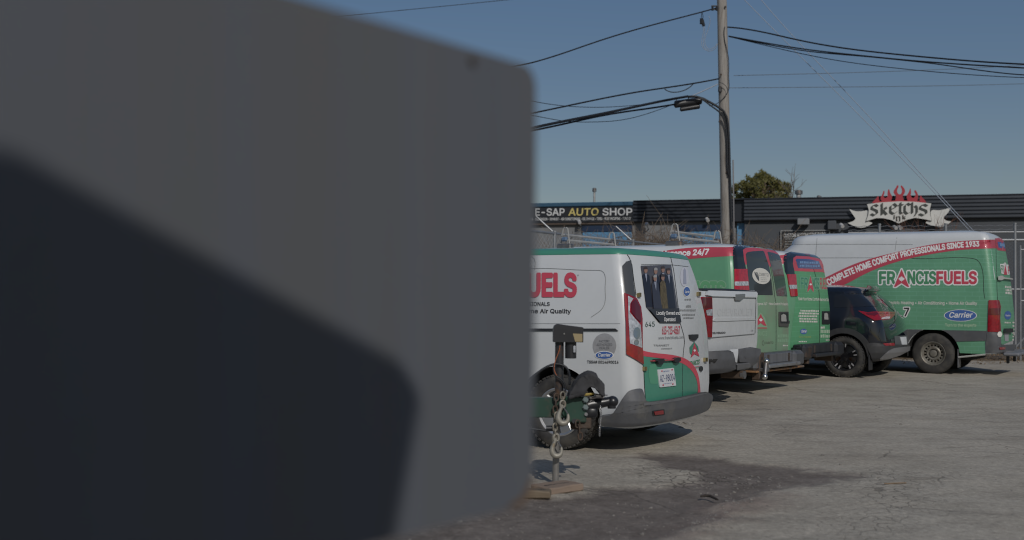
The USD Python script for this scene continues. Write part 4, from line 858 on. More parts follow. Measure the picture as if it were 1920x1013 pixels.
# chains and hooks
def link(c, L, w, r, turn):
    th = np.linspace(0, 2 * math.pi, 14, endpoint=False); x = np.cos(th) * w; z = np.sin(th) * w + np.sign(np.sin(th)) * (L / 2 - w)
    P = np.stack([x * math.cos(turn), x * math.sin(turn), z], 1) + c; return tube(P, r, 6, close=True)
def chain(pts, material, L=.052, w=.016, r=.0062, dy=-.08, name='safety_chain'):
    P = spline([j(x, y, dy) for x, y in pts], 60); d = np.concatenate([[0], np.cumsum(np.linalg.norm(np.diff(P, axis=0), axis=1))]); n = max(int(d[-1] / (L * .74)), 2)
    for k in range(n + 1):
        c = np.array([np.interp(d[-1] * k / n, d, P[:, i]) for i in range(3)]); part(TL, 'chain_link', link(c, L, w, r, .4 + (k % 2) * 1.35), material, True)
CHN = mat('chain_zinc', (.24, .22, .18), .5, metal=.35, var=.3, dirt=(.20, .11, .05), dscale=12, dlo=.55, dhi=.7)
chain([(1055, 742), (1055, 750), (1053, 760)], CHN); chain([(1043, 745), (1041, 760), (1041, 768)], RUSTSTEEL); chain([(1044, 780), (1041, 800), (1040, 822)], CHN); chain([(1083, 795), (1086, 808), (1088, 818)], RUSTSTEEL, dy=-.10)
def hook(cx, cy, s, dy, flip=1):
    P = [(0, -19), (-3, -12), (-7, -2), (-7, 8), (-1, 14), (7, 12), (10, 4), (9, -3)]
    Q = spline([j(cx + flip * x * s, cy + y * s, dy) for x, y in P], 26); rr = np.interp(np.linspace(0, 1, 26), [0, .15, .45, .7, 1], [.010, .012, .021, .019, .007]) * s
    part(TL, 'hook', cat([tube(Q, rr, 10), link(j(cx, cy - 20 * s, dy), .05, .018, .008, .2)]), mat('hook_zinc', (.29, .275, .235), .5, metal=.3, var=.2, dirt=(.2, .14, .07), dscale=14, dlo=.58, dhi=.7), True)
    part(TL, 'hook_latch', tube([j(cx + flip * 2 * s, cy - 14 * s, dy - .012), j(cx + flip * 9 * s, cy - 3 * s, dy - .012)], .005, 5), STEEL)
hook(1055, 779, 1.05, -.10); hook(1043, 841, 1.0, -.09, 1)
P = spline([j(x, y, -.05) for x, y in ((1126, 764), (1127, 780), (1125, 800), (1124.5, 817))], 30); part(TL, 'pin_chain', cat([link(p, .016, .0045, .0018, (k % 2) * 1.5) for k, p in enumerate(P)]), CHROME, True)
part(TL, 'wiring', tube(spline([j(*p, -.05) for p in ((985, 718), (1010, 698), (1030, 686), (1048, 683), (1062, 690), (1068, 705), (1068, 722))], 40), .0085, 7), BLK, True)
part(TL, 'wiring', tube(spline([j(*p, -.06) for p in ((1039, 684), (1038, 694), (1042, 704), (1050, 710), (1056, 716), (1060, 730), (1056, 740))], 30), .007, 6), BLK, True)
part(TL, 'wiring', tube(spline([j(*p, -.065) for p in ((1050, 648), (1043, 672), (1039, 690), (1044, 704))], 20), .0028, 5), mat('wire_orange', (.38, .12, .05), .5), True)
part(TL, 'wiring', tube(spline([j(*p, -.06) for p in ((985, 802), (1010, 806), (1030, 807), (1042, 804))], 20), .009, 6), BLK, True); part(TL, 'connector_plug', cyl(j(1024, 803, -.06), j(1036, 803, -.06), .018, 10), BLK)
part(TL, 'hook_strap', cat([tube(spline([j(*p, -.05) for p in ((1047, 788), (1054, 797), (1061, 794), (1063, 789))], 16), .012, 6)]), mat('strap_navy', (.012, .016, .035), .6), True)
# dark cloth thrown over the coupler
cl = smooth_poly([(1000 + x / 5.63, 680 + y / 5.63) for x, y in ((355, 375), (385, 290), (420, 210), (480, 150), (540, 105), (600, 92), (650, 118), (700, 190), (742, 258), (748, 350), (700, 322), (660, 270), (610, 246), (560, 262), (520, 318), (450, 345), (400, 368))], 2)
cl = warp(cl, lambda P: np.array([j(x, y)[[0, 2]] for x, y in P]))
m = extrude(cl, .20); vv = np.array(m.vertices); m.vertices = np.c_[vv[:, 0], YJ + .07 - vv[:, 2], vv[:, 1]]; m.fix_normals()
M_ = to_man(m).refine_to_length(.016); m = from_man(M_); m.merge_vertices(); trimesh.smoothing.filter_taubin(m, .5, .53, 14)
n_ = meshkit.fbm(np.array(m.vertices) * 14, 4, 5) - .5; w_ = meshkit.fbm(np.array(m.vertices) * [30, 12, 9], 3, 6) - .5; m.vertices = np.array(m.vertices) + np.array(m.vertex_normals) * (n_ * .035 + w_ * .03)[:, None]
top('cloth_cover', m, mat('cloth_dark', (.045, .045, .048), .95, var=.3, scale=14, bump=.4, bscale=200), 'crumpled dark grey cloth draped over the trailer coupler', 'cloth', smooth=True)
# timber blocks under the jack
def plank(name, label, px0, px1, w, h, Yc, sk, material):
    p0, p1 = on_ground(*px0), on_ground(*px1); c = (p0 + p1) / 2; L = np.linalg.norm(p1 - p0); a = math.atan2(p1[1] - p0[1], p1[0] - p0[0])
    t = thing(name, label, 'timber', (c[0], c[1], gz_at(c[0], c[1]) - .004), a); mm = to_man(bx((0, 0, h / 2), (L, w, h), .008)).refine_to_length(.03); mm = from_man(mm)
    mm.vertices = np.array(mm.vertices) + (meshkit.fbm(np.array(mm.vertices) * 18, 3, sk)[:, None] - .5) * .012; part(t, 'block', mm, material, 30)
    for e in (-.2, .15): part(t, 'crack', bx((e * L, 0, h - .004), (L * .35, .005, .012)), SEAM)
plank('timber_block', 'pale split timber under the jack foot, right end raised', (1012, 926), (1077, 917), .20, .045, 7.3, 3, mat('timber_pale', (.22, .165, .125), .9, var=.2, scale=6, stretch=(.6, 6, 6)))
plank('timber_block', 'darker timber end lying left of the pale timber under the jack', (975, 931), (1033, 932.5), .12, .05, 7.2, 4, mat('timber_brown', (.16, .125, .085), .9, var=.2, scale=6, stretch=(.6, 6, 6)))

# ================================================================== grey panel close to the camera, left
AP = math.radians(37.0); PD = np.array([math.sin(AP), math.cos(AP), 0]); PN = np.array([math.cos(AP), -math.sin(AP), 0])
PR = at(1003, 540, 1.5)
def pu(px_, py_):
    q = on_plane(px_, py_, PR, PN) - PR; return np.array([q @ PD, q[2] + PR[2]])
outline = [(-240, -236), (560, -3), (982, 121), (1005, 128), (1005, 300), (1003, 600), (998, 940), (985, 946), (720, 1014), (-240, 1260)]
pg = Polygon([pu(*p) for p in outline]); pg = pg.buffer(-.030).buffer(.030, quad_segs=10)
GP = thing('steel_panel', 'blurred flat grey steel panel with rounded corners filling the left, a shadow across it', 'panel', (PR[0], PR[1], 0), math.pi / 2 - AP)
def pext(g, d0, d1):
    m = extrude(g, abs(d1 - d0)); vv = np.array(m.vertices); m.vertices = np.c_[vv[:, 0], vv[:, 2] + min(d0, d1), vv[:, 1]]; m.invert(); m.fix_normals(); return m
PANM = mat('panel_grey', (.112, .121, .138), .75, var=.05, scale=1.6, stretch=(7, 7, .3), dirt=(.116, .120, .125), dscale=.9, dlo=.42, dhi=.62, spec=.06)
part(GP, 'sheet', pext(pg, 0.0, .03), PANM, 35)
part(GP, 'rim', pext(pg.difference(pg.buffer(-.012)), .031, .05), PANM, 35)
RUSTP = mat('rust_patch', (.13, .085, .055), .8, var=.3)
for P_ in ([(1003, 880), (998, 946), (945, 958), (962, 942), (980, 930), (992, 905)],):
    part(GP, 'rust_stain', pext(Polygon([pu(*p) for p in P_]).intersection(pg.buffer(-.001)), -.0012, 0.0), RUSTP)
c_ = pu(884, 114); part(GP, 'bolt', cyl((c_[0], -.004, c_[1]), (c_[0], .02, c_[1]), .006, 10), RUSTSTEEL)
u_ = pu(300, 540)[0]; zb_ = pg.bounds[1]
for k in range(2): part(GP, 'post', bx((u_ - .05 - k * .55, .08, .62), (.06, .06, 1.24), .006), GALV)
# unseen taller sheet behind the viewer, parallel, shaped to shadow and dim the first
kk = 2.45; SH = kk * SUNV
off_ = np.array([SH @ PD, SH[2]]); dn = SH @ PN
def cu(*p): return pu(*p) + off_
c1, c2, c3 = cu(16, 277), cu(770, 688), cu(707, 1013)
rk = (c3 - c2) / (c3 - c2)[1]
g2 = Polygon([c2, c1, c1 + [-.10, -.012], c1 + [-2.6, -.35], (c1[0] - 2.6, .01), c2 + rk * (.01 - c2[1])]).buffer(-.035).buffer(.035, quad_segs=8)
GP2 = thing('steel_panel', 'unseen tall dark steel sheet behind the viewer, placed to shadow and darken the blurred panel', 'panel', (*(PR + PN * dn)[:2], 0), math.pi / 2 - AP)
part(GP2, 'sheet', pext(g2, 0.0, -.03), mat('unseen_sheet_dark', (.05, .052, .056), .8, var=.1, spec=.1), 35)
for k in range(3):
    part(GP2, 'leg', bx((c1[0] - .3 - .9 * k, -.07, .6), (.07, .07, 1.2), .006), STEEL)


# ================================================================== vehicles
def Z(ox, oy, sc): return lambda *P: [(ox + x / sc, oy + y / sc) for x, y in P]
def carrier(v, cx, cy, a, b, shell=None, ang=0.0, rim=1.12, off=0.004, txt=1.0):
    v.wrap('oval_badge_rim', ellipse(cx, cy, a * rim, b * (1 + (rim - 1) * 1.6), ang), WHITE2, off, shell, 6)
    v.wrap('oval_badge', ellipse(cx, cy, a, b, ang), BLUET, off + .002, shell, 6)
    v.wrap('lettering', text_px('Carrier', (cx - a * .74, cy + b * .36), (cx + a * .74, cy + b * .36), b * .92 * txt, bold=True, slant=.22), WHITE2, off + .004, shell, 6)
def letters(v, s, bl, br, h, material=BLACKT, off=.004, shell=None, **k):
    return v.wrap('lettering', text_px(s, bl, br, h, **k), material, off, shell, 7)
def brandline(v, x0, x1, yt, yb, xa0, xa1, xf, green, halo, hw, halo_mat, off=.005, fat=0.0, big=True, ya=None, shell=None, gs='FR', gs2='NCIS', slope=0.0):
    """Green letters, the red arrowhead letter with a white leaf, red letters; one pale outline round them all."""
    h = yb - yt; q = lambda x: slope * (x - x0)
    g1 = unary_union([text_px(gs, (x0, yb), (xa0 + 1, yb + q(xa0)), h, fat=fat), text_px(gs2, (xa1 - 1.5, yb + q(xa1)), (xf - 1, yb + q(xf)), h, fat=fat)])
    g2 = text_px('FUELS', (xf + .5, yb + q(xf)), (x1, yb + q(x1)), h, fat=fat)
    a0, a1 = xa0 - (xa1 - xa0) * .05, xa1 + (xa1 - xa0) * .05
    lg = affinity.translate(arrow_logo(a0, a1, yt - h * .22, yb + h * .3), 0, q(xa0))
    if halo: v.wrap('letter_outline', unary_union([g1, g2, lg]).buffer(hw, join_style=1), halo_mat, off, shell, 8)
    for g_, m_ in ((g1.difference(lg.buffer(hw * .6)), green), (g2, REDT)):
        for l_ in (sorted(polys(g_), key=lambda p: p.bounds[0]) if big else [g_]): v.wrap('letter' if big else 'lettering', l_, m_, off + .002, shell, 7)
    v.wrap('arrow_emblem', lg, REDT, off + .003, shell, 6)
    v.wrap('maple_leaf', maple((a0 + a1) / 2, yt + h * .62 + q(xa0), (a1 - a0) * .2), WHITE2, off + .005, shell, 4)

# ---- 1. white van with barn doors, nearest
TC = Vehicle('delivery_van', 'white van with a group portrait on its rear window, nearest of the parked row', 'van', 31.5, (.79, .88, .325), (1048, 776), 9.26)
tcW = [(.22, .82), (.35, .88), (.6, .905), (.95, .915), (1.1, .905), (1.3, .875), (1.5, .835), (1.69, .775)]
tcXR = [(.22, .04), (.5, 0), (.9, .02), (1.1, .04), (1.3, .075), (1.5, .12), (1.69, .175)]
tcXF = [(.22, 4.70), (.8, 4.76), (.95, 4.55), (1.05, 3.95), (1.3, 3.55), (1.62, 3.0)]
TC.shell = loft(body_rows(list(np.arange(.22, 1.6, .07)) + [1.62, 1.69], tcW, tcXR, tcXF, .12, .3, .09, 1.745, .09, .03))
tcA = [(.79, .325, .395, .90), (3.86, .325, .395, .90)]
TC.body(TC.shell, WHITE, tcA); TC.liners(tcA)
z1, z2, z3 = Z(990, 440, 5.064), Z(990, 600, 3.897), Z(1180, 460, 3.1656)
zW = Z(1000, 680, 5.63)
v = TC
rs_ = v.shell.copy(); rs_.vertices = np.array(rs_.vertices) + np.array(rs_.vertex_normals) * .003
rs_.update_faces(rs_.triangles_center[:, 2] > 1.691); rs_.remove_unreferenced_vertices(); v.add('roof_skin', rs_, GREEN3, 40)
v.wrap('corner_window', rpoly(z1((893, 300), (930, 258), (975, 245), (985, 330), (1000, 480), (1022, 612), (985, 594), (908, 560)), 1), mat('smoked_glass', (.075, .078, .082), .2), .006, skirt=.006)
v.wrap('tail_light', rpoly(z1((908, 556), (985, 590), (1022, 610), (1060, 690), (1074, 800)) + z2((828, 200), (836, 325), (718, 250), (712, 5)), .6), LAMPRED, .016, skirt=.016, edge=5)
v.wrap('light_lens', rpoly(z1((940, 585), (985, 612), (960, 660), (957, 740), (1000, 800), (1052, 860), (1062, 990)) + z2((822, 205), (740, 172), (730, 5)), .5), LAMPCLEAR, .019, edge=5)
v.wrap('light_lens', rpoly(z1((968, 650), (1006, 618), (1046, 690), (1056, 842), (1010, 800), (970, 740)), 1), LAMPDRED, .021, edge=5, label='dark red stop light lens')
v.wrap('light_reflector', ellipse(1191, 625, 6, 11), CHROME, .022, edge=4)
v.wrap('light_reflector', ellipse(1190, 642, 4.2, 5), CHROME, .0225, edge=4)
sm = lambda pts, w=.9: v.wrap('panel_seam', band(pts, w), SEAM, .0035)
sm(z1((940, 192), (962, 225), (985, 290), (1003, 440), (1024, 575)), 1.1); sm(z2((838, 326), (845, 380), (850, 500), (858, 603)), 1.1)
sm(z3((238, 45), (262, 150), (300, 460), (322, 535), (326, 575), (318, 650), (315, 720), (312, 897)), .8)
sm(z1((1070, 283), (1350, 287), (1520, 305)), .6)
recess = spline(z1((20, 325), (400, 332), (650, 340), (712, 352), (733, 390), (734, 500), (733, 640), (715, 690), (660, 745), (600, 785)), 50)
v.wrap('panel_seam', band(recess, .9), GREYT, .0035)
v.wrap('panel_seam', band(z1((-150, 120), (30, 205), (62, 230), (72, 270), (66, 335)), .9), GREYT, .0035)
v.wrap('panel_seam', band([(480, 607), (1163, 607)], .6), GREYT, .0035)
v.wrap('side_rub_strip', [(480, 616.3), (1154, 616.3), (1159.5, 620.6), (480, 620.6)], BLACKPLASTIC, .014, skirt=.014)
brandline(v, 805, 1081, 514.5, 555, 848, 888, 968, GREEN3, False, 0, WHITE2, fat=1.5)
v.wrap('lettering', ellipse(1084.2, 516.5, 1.2, 1.4, n=10), GREYT, .004)
letters(v, 'YOUR COMPLETE HOME COMFORT PROFESSIONALS', (800, 573.8), (1031.2, 573.8), 7)
letters(v, 'Heating, Air Conditioning, Home Air Quality', (830, 586.5), (1071, 587.6), 7.6)
# seal and number
dk = z2((560, 190))[0]
v.wrap('round_seal', ellipse(dk[0], dk[1], 22.0, 23.5), mat('seal_silver', (.40, .40, .41), .35, metal=.3, var=.12, scale=30), .003, edge=6)
for t, y, x0, x1 in (('FACTORY', 165, 522, 598), ('AUTHORIZED', 190, 503, 617), ('DEALER', 214, 525, 595)):
    letters(v, t, *z2((x0, y), (x1, y)), 4.6, mat('seal_print', (.13, .135, .15), .5), .005, bold=False)
carrier(v, *z2((559, 258))[0], 16, 6.6)
letters(v, 'TSSA# 0014690014', *z2((433, 317), (663, 319)), 5.2, BLACKT)
# rear portrait print
win = rpoly(z1((1066, 296), (1356, 288), (1440, 838), (1240, 836), (1118, 690)), 1.5)
v.wrap('portrait_print', win, mat('print_background', (.075, .07, .078), .25, var=.5, scale=2.2, coat=.3), .004)
SUIT, SKIN, HAIR, HAIRG, GOLD = mat('print_suit', (.018, .02, .032), .3), mat('print_skin', (.28, .165, .125), .35), mat('print_hair', (.05, .035, .03), .4), mat('print_grey_hair', (.30, .30, .30), .4), mat('print_gold', (.105, .082, .042), .4, var=.6, scale=40)
SHIRT = mat('print_shirt', (.26, .28, .35), .4); SUIT2 = mat('print_grey_suit', (.04, .043, .062), .35)
def figure(cx, hy, wd, bot, cloth, hair, off, shirt=True, dx=0.0):
    q = lambda *P: Polygon(z1(*P))
    v.wrap('printed_suit', q((cx - 13, hy + 42), (cx - wd, hy + 66), (cx - wd - 6 + dx, bot), (cx + wd + 14 + dx, bot), (cx + wd + 2, hy + 66), (cx + 13, hy + 42)).intersection(win), cloth, off, edge=7)
    if shirt: v.wrap('printed_shirt', q((cx - 10, hy + 44), (cx + 12, hy + 44), (cx + 10, hy + 130)), SHIRT, off + .0012, edge=7)
    v.wrap('printed_face', ellipse(*z1((cx, hy + 12))[0], 3.1, 5.6), SKIN, off + .002, edge=4)
    v.wrap('printed_hair', ellipse(*z1((cx - 1, hy - 4))[0], 3.4, 3.4).intersection(q((cx - 60, hy - 50), (cx + 60, hy - 50), (cx + 60, hy + 2), (cx - 60, hy + 6))), hair, off + .003, edge=4)
figure(1112, 328, 34, 690, SUIT, HAIR, .006, dx=24); figure(1206, 338, 30, 640, SUIT, HAIRG, .006, dx=14)
figure(1276, 322, 32, 640, SUIT, HAIR, .006, dx=14); figure(1326, 340, 32, 700, SUIT, HAIR, .008, dx=24)
figure(1268, 400, 26, 712, GOLD, HAIR, .012, False, dx=14); figure(1194, 408, 30, 706, SUIT2, HAIRG, .013, dx=24)
v.wrap('caption_band', win.intersection(Polygon(z1((1060, 712), (1500, 700), (1500, 860), (1060, 860)))), mat('print_caption', (.035, .038, .045), .35), .018, edge=7)
letters(v, 'Locally Owned and', *z1((1203, 764), (1424, 764)), 6.4, WHITE2, .020)
letters(v, 'Operated', *z1((1273, 824), (1380, 824)), 6.6, WHITE2, .020)
letters(v, '645', *z1((1111, 877), (1200, 875)), 9.6, mat('dark_green_print', (.03, .07, .055), .5), bold=False)
letters(v, '613-723-4567', *z1((1271, 947), (1440, 945)), 14.5, REDT)
letters(v, 'www.francisfuels.com', *z1((1236, 996), (1472, 988)), 5.6, GREYT, bold=False)
letters(v, 'TRANSIT', *z2((914, 193), (1030, 192)), 3.2, GREYT); letters(v, 'CONNECT', *z2((970, 216), (1052, 214)), 2.4, GREYT)
v.wrap('printed_crest', ellipse(*z1((1482, 402))[0], 8, 18.5), mat('pale_blue_print', (.55, .56, .62), .5), .003, edge=5)
v.wrap('printed_crest', Polygon(z1((1470, 470), (1500, 470), (1494, 340), (1482, 318), (1472, 340))), mat('lilac_print', (.33, .35, .44), .5), .005, edge=5)
carrier(v, *z1((1503, 541))[0], 6.0, 8.4, txt=.55)
v.wrap('small_print', MultiPolygon(list(small_print(1283, 1297, 563.5, 0, 1, 3.2, 0, 1).geoms) + list(small_print(1284, 1297, 577, 0, 1, 5, 0, 2).geoms) + list(small_print(1275, 1304, 583.8, 0, 1, 4, 0, 3, 0).geoms) + list(small_print(1278, 1303, 592, 6, 2, 3.4, 0, 4).geoms)), GREYT, .003, edge=7)
# green skirt and red swoosh of the doors
redtop = spline(z3((76, 624), (200, 645), (300, 662), (345, 682), (385, 722), (410, 785), (420, 880)), 40); redbot = spline(z3((76, 657), (190, 672), (275, 688), (325, 708), (368, 745), (395, 795), (402, 880)), 40)
v.wrap('door_skirt_print', Polygon(list(map(tuple, redbot)) + z3((402, 884), (310, 902), (97, 936), (84, 760))), GREEN3, .003)
v.wrap('swoosh_print', Polygon(list(map(tuple, redtop)) + list(map(tuple, redbot[::-1]))), mat('bright_red_print', (.55, .07, .10), .4), .0045)
for P in (((905, 288), (968, 282), (975, 300), (958, 326), (930, 322), (926, 304), (908, 300)), ((1045, 285), (1068, 274), (1090, 276), (1092, 300), (1068, 316), (1048, 308))):
    v.wrap('handle_bracket', rpoly(z2(*P), .8), BLACKPLASTIC, .035, skirt=.034)
v.wrap('door_handle', rpoly(z2((890, 296), (1070, 287), (1070, 294), (890, 304)), .3), RED, .03, skirt=.03)
v.wrap('handle_recess', rpoly(z2((885, 330), (930, 318), (950, 400), (945, 470), (890, 465), (878, 400)), 3), mat('skirt_recess_print', (.085, .29, .18), .4), .0045)
pl = rpoly(z2((939, 364), (1057, 350), (1074, 480), (956, 493)), 1.2)
v.wrap('licence_plate', pl, PLATE, .012, skirt=.012)
letters(v, 'AZ-98004', *z2((955, 453), (1064, 442)), 12.5, NAVYT, .014, bold=False)
letters(v, 'ONTARIO', *z2((978, 382), (1024, 377)), 2.2, BLUET, .014, bold=False); letters(v, 'YOURS TO DISCOVER', *z2((978, 470), (1040, 464)), 1.5, BLUET, .014, bold=False)
for P in z2((968, 374), (1042, 364), (977, 476), (1048, 468)): v.wrap('plate_bolt', ellipse(*P, 1.1, 1.4, n=8), REDT, .017, skirt=.004)
v.wrap('lock_handle', rpoly(z2((1170, 108), (1232, 106), (1230, 132), (1205, 152), (1176, 140)), 1.2), BLACKPLASTIC, .02, skirt=.02)
v.wrap('arrow_surround', Polygon(z2((1212, 160), (1178, 200), (1180, 240), (1196, 262), (1200, 205), (1212, 182), (1230, 205), (1236, 235), (1246, 230), (1240, 195))), GREEN3, .004)
v.wrap('arrow_emblem', Polygon(z2((1212, 168), (1250, 268), (1214, 250), (1186, 278))), REDT, .005); v.wrap('maple_leaf', maple(*z2((1213, 224))[0], 3.2, .75), WHITE2, .007, edge=4)
letters(v, 'FRANCIS', *z2((1172, 338), (1250, 322)), 8.5, DKGREENT, slant=.15)
for y, c in ((350, REDT), (358, DKGREENT)): v.wrap('underline', band(z2((1164, y), (1248, y - 10)), .8), c, .0045)
v.wrap('lock_cap', ellipse(*z2((1259, 357))[0], 3, 5, n=14), BLACKPLASTIC, .012, skirt=.012)
for P in (z1((1045, 577))[0], z1((1612, 566))[0], z2((846, 357))[0], z2((1290, 291))[0]):
    v.wrap('hinge', rpoly([(P[0] - 2.6, P[1] - 3.8), (P[0] + 2.4, P[1] - 3.8), (P[0] + 2.4, P[1] + 3.8), (P[0] - 2.6, P[1] + 3.8)], .6), HINGE, .022, skirt=.022)
    v.wrap('hinge_pin', band([(P[0] - .3, P[1] - 3.8), (P[0] - .3, P[1] + 3.8)], 1.1), SEAM, .024)
# bumper on its own, fuller form
bs = loft([(z, x, 1.2, w, .2, .1, .14) for z, x, w in ((.2, .0, .86), (.27, -.045, .90), (.36, -.07, .925), (.46, -.075, .93), (.54, -.05, .925), (.58, -.02, .92), (.68, .0, .918), (.80, .03, .917))])
v.wrap('rear_bumper', smooth_poly(z2((512, 712), (560, 702), (600, 698), (628, 678), (665, 615), (700, 560), (735, 518), (785, 505), (824, 502), (838, 515), (850, 560), (862, 604), (1000, 586), (1150, 560), (1275, 530), (1300, 524), (1342, 545), (1352, 575), (1342, 620), (1300, 672), (1100, 728), (850, 772), (640, 785), (520, 772)), 2), GREYPLASTIC, .006, bs, 7, .05, 50)
v.wrap('bumper_step', Polygon(z2((838, 606), (1000, 590), (1270, 536), (1300, 532), (1300, 540), (1100, 590), (900, 622), (840, 628))), mat('grey_plastic_worn', (.13, .133, .14), .5, var=.15), .009, bs)
v.wrap('reflector', rpoly(z2((912, 668), (978, 658), (982, 684), (918, 692)), 1), LAMPRED, .016, bs, 6, .01)
v.wrap('reflector_surround', rpoly(z2((900, 662), (990, 650), (994, 690), (906, 700)), 1.5), BLACKPLASTIC, .010, bs)
v.add('spare_wheel', cat([lathe_y([(.02, -.1), (.24, -.1), (.31, -.07), (.325, 0), (.31, .07), (.24, .1), (.02, .1)], 28).apply_transform(trimesh.transformations.rotation_matrix(math.pi / 2, (1, 0, 0)))]).apply_translation((.52, -.1, .33)), RUBBER, 40)
v.add('underbody', bx((2.2, 0, .29), (4.0, 1.4, .16), .03), LINER)
for x in (.79, 3.86):
    for sg in (1, -1): add_wheel(v, (x, sg * .79, .325), .322, .215, .205, 'five', sg, tread=44 if (x < 1 and sg > 0) else 0, phase=.55)
fw_ = v.px([(2.62, .80, 1.04), (3.55, .80, 1.04), (3.25, .78, 1.3), (2.9, .78, 1.5), (2.6, .78, 1.5)])[:, :2]
v.wrap('side_window', rpoly(fw_, 4), GLASSB, .004)

# ---- 2./3. two full-size cargo vans with black rear corners
def make_express(v, roofs):
    v.shell = loft(body_rows(list(np.arange(.5, 1.86, .085)) + [1.86], [(.5, .97), (.8, 1.0), (1.15, 1.005), (1.4, .985), (1.7, .945), (1.9, .91)],
                   [(.5, .0), (1.1, .0), (1.3, .015), (1.6, .045), (1.88, .085)], [(.5, 5.55), (.95, 5.6), (1.1, 5.3), (1.2, 4.6), (1.8, 3.7)], .13, .3, .06, 2.09, .16, .05))
    A = [(1.35, .37, .44, 1.0), (5.0 - .18, .37, .44, 1.0)]
    v.body(v.shell, WHITE, A); v.liners(A)
    for x in (1.35, 4.82):
        for sg in (1, -1): add_wheel(v, (x, sg * .87, .37), .37, .235, .215, 'steel', sg)
    v.add('underbody', bx((2.6, 0, .44), (4.6, 1.5, .2), .03), LINER)
def express_bumper(v, material, rust, dz=-.07, light=True):
    m = [bx((-.07, 0, .60 + dz), (.14, 1.80, .20), .02)]
    for s in (1, -1): m += [bx((-.11, s * .72, .585 + dz), (.20, .38, .24), .05)]
    v.add('rear_bumper', cat(m), material)
    v.add('bumper_step', bx((-.15, 0, .525 + dz), (.24, 1.17, .05), .012), material if not light else mat('step_metal', (.24, .245, .25), .4, metal=.5, var=.2, scale=7, dirt=(.16, .10, .06), dscale=4, dlo=.55, dhi=.7))
    if light: v.add('bumper_lip', bx((-.115, 0, .462 + dz), (.19, 1.78, .03), .008), mat('lip_rust', (.24, .13, .06), .8, var=.4, scale=9, dirt=(.10, .095, .09), dscale=5, dlo=.48, dhi=.62))
    v.add('bumper_plate', bx((-.145, 0, .62 + dz), (.012, 1.12, .13), .005), material if not light else mat('plate_metal', (.20, .205, .22), .4, metal=.5, var=.25, scale=6, stretch=(1, 2, .3)))
    for s in (1, -1): v.add('bumper_bracket', bx((.02, s * .55, .46 + dz), (.3, .09, .14), .01), rust)
    for s in (.35, -.42): v.add('rust_streak', bx((-.1525, s, .62 + dz), (.004, .07, .12)), mat('streak_rust', (.055, .042, .034), .8, var=.5, scale=12))
E1 = Vehicle('cargo_van', 'dusty green cargo van with two black rear windows and a round white sticker', 'van', 36, (.1, 1.0, 0), (1374, 545), 14.7, 'cargo vans with black rear corners')
make_express(E1, True); v = E1
z4, zA, z5, zB = Z(1240, 440, 5.065), Z(1380, 460, 10.133), Z(1260, 560, 5.065), Z(1400, 560, 6.333)
rt = spline([(1060, 520), (1150, 491), (1210, 477)] + z4((55, 153), (300, 126), (480, 122), (690, 121)), 50); rb = spline([(1090, 548), (1150, 524), (1220, 500)] + z4((232, 237), (400, 222), (540, 212), (690, 204)), 50)
v.wrap('side_green_wrap', Polygon([(820, 700), (1000, 590)] + list(map(tuple, rb[:-1])) + [(1390, 480), (1400, 700)]), GREEN, .0035, edge=5)
v.wrap('side_red_band', Polygon(list(map(tuple, rt)) + list(map(tuple, rb[::-1]))), RED, .0055, edge=4.5)
letters(v, 'Urgence 24/7', (1240.5, 481.6), z4((450, 190))[0], 10.0, WHITE2, .007, slant=.1, fat=.35)
gt = text_px('FRANCIS', (1243, 557), (1360, 557), 27.5, fat=1.2)
v.wrap('letter_outline', gt.buffer(1.3), LTGREENT, .0045); [v.wrap('letter', l_, mat('mid_green_print', (.12, .33, .16), .45), .006) for l_ in sorted(polys(gt), key=lambda p: p.bounds[0])]
for y in (1.99, ):
    v.wrap('panel_seam', band(v.px([(x, .86, 1.93) for x in np.linspace(.25, 3.6, 12)])[:, :2], .7), GREYT, .003)
REARG = Polygon(z4((783, 150), (800, 330), (826, 525), (840, 700), (780, 1300), (1250, 1300), (1300, 900), (1300, 500), (1140, 180), (960, 105)))
v.wrap('rear_green_wrap', REARG, GREENR, .0045, edge=4.5)
v.wrap('rear_red_wrap', Polygon(zA((118, 85), (160, 58), (330, 52), (560, 76), (700, 104), (860, 170), (960, 420), (640, 405), (150, 366))), RED, .006, edge=4)
v.wrap('black_corner', rpoly(z4((690, 332), (684, 300), (676, 130), (696, 98), (745, 84), (830, 60), (1150, 100), (1130, 195), (1108, 178), (1060, 152), (985, 133), (930, 122), (860, 121), (800, 128), (772, 148), (782, 240), (803, 332)), 1), BLACKGLOSS, .007, skirt=.01, edge=6)
wl = rpoly(zA((178, 172), (205, 138), (300, 120), (500, 112), (528, 130), (620, 400), (668, 700), (692, 950), (360, 944), (243, 900), (215, 500)), 1)
wr = rpoly(zA((588, 128), (700, 148), (812, 188), (905, 400), (985, 640), (1034, 975), (768, 966), (700, 560), (655, 390)), 1)
v.wrap('rear_window', wl, GLASSD, .008, skirt=.006); v.wrap('rear_window', wr, GLASSD, .008, skirt=.006)
st = ellipse(*zA((467, 588))[0], 17.6, 14.4, 28)
v.wrap('round_sticker', st, CREAM, .011, edge=6)
letters(v, 'CMMTQ', *zA((422, 585), (602, 596)), 6.0, GREYT, .013, bold=False)
v.wrap('sticker_leaf', Polygon(zA((330, 500), (420, 600), (425, 690), (385, 640), (345, 560))), mat('dark_grey_print', (.09, .10, .11), .5), .013); v.wrap('sticker_leaf', Polygon(zA((350, 510), (395, 520), (418, 590))), GREYT, .0145)
v.wrap('small_print', small_print(*[zA((440, 0))[0][0], zA((580, 0))[0][0]], zA((0, 625))[0][1], 3.4, 3, .9, .03, 11), GREYT, .013)
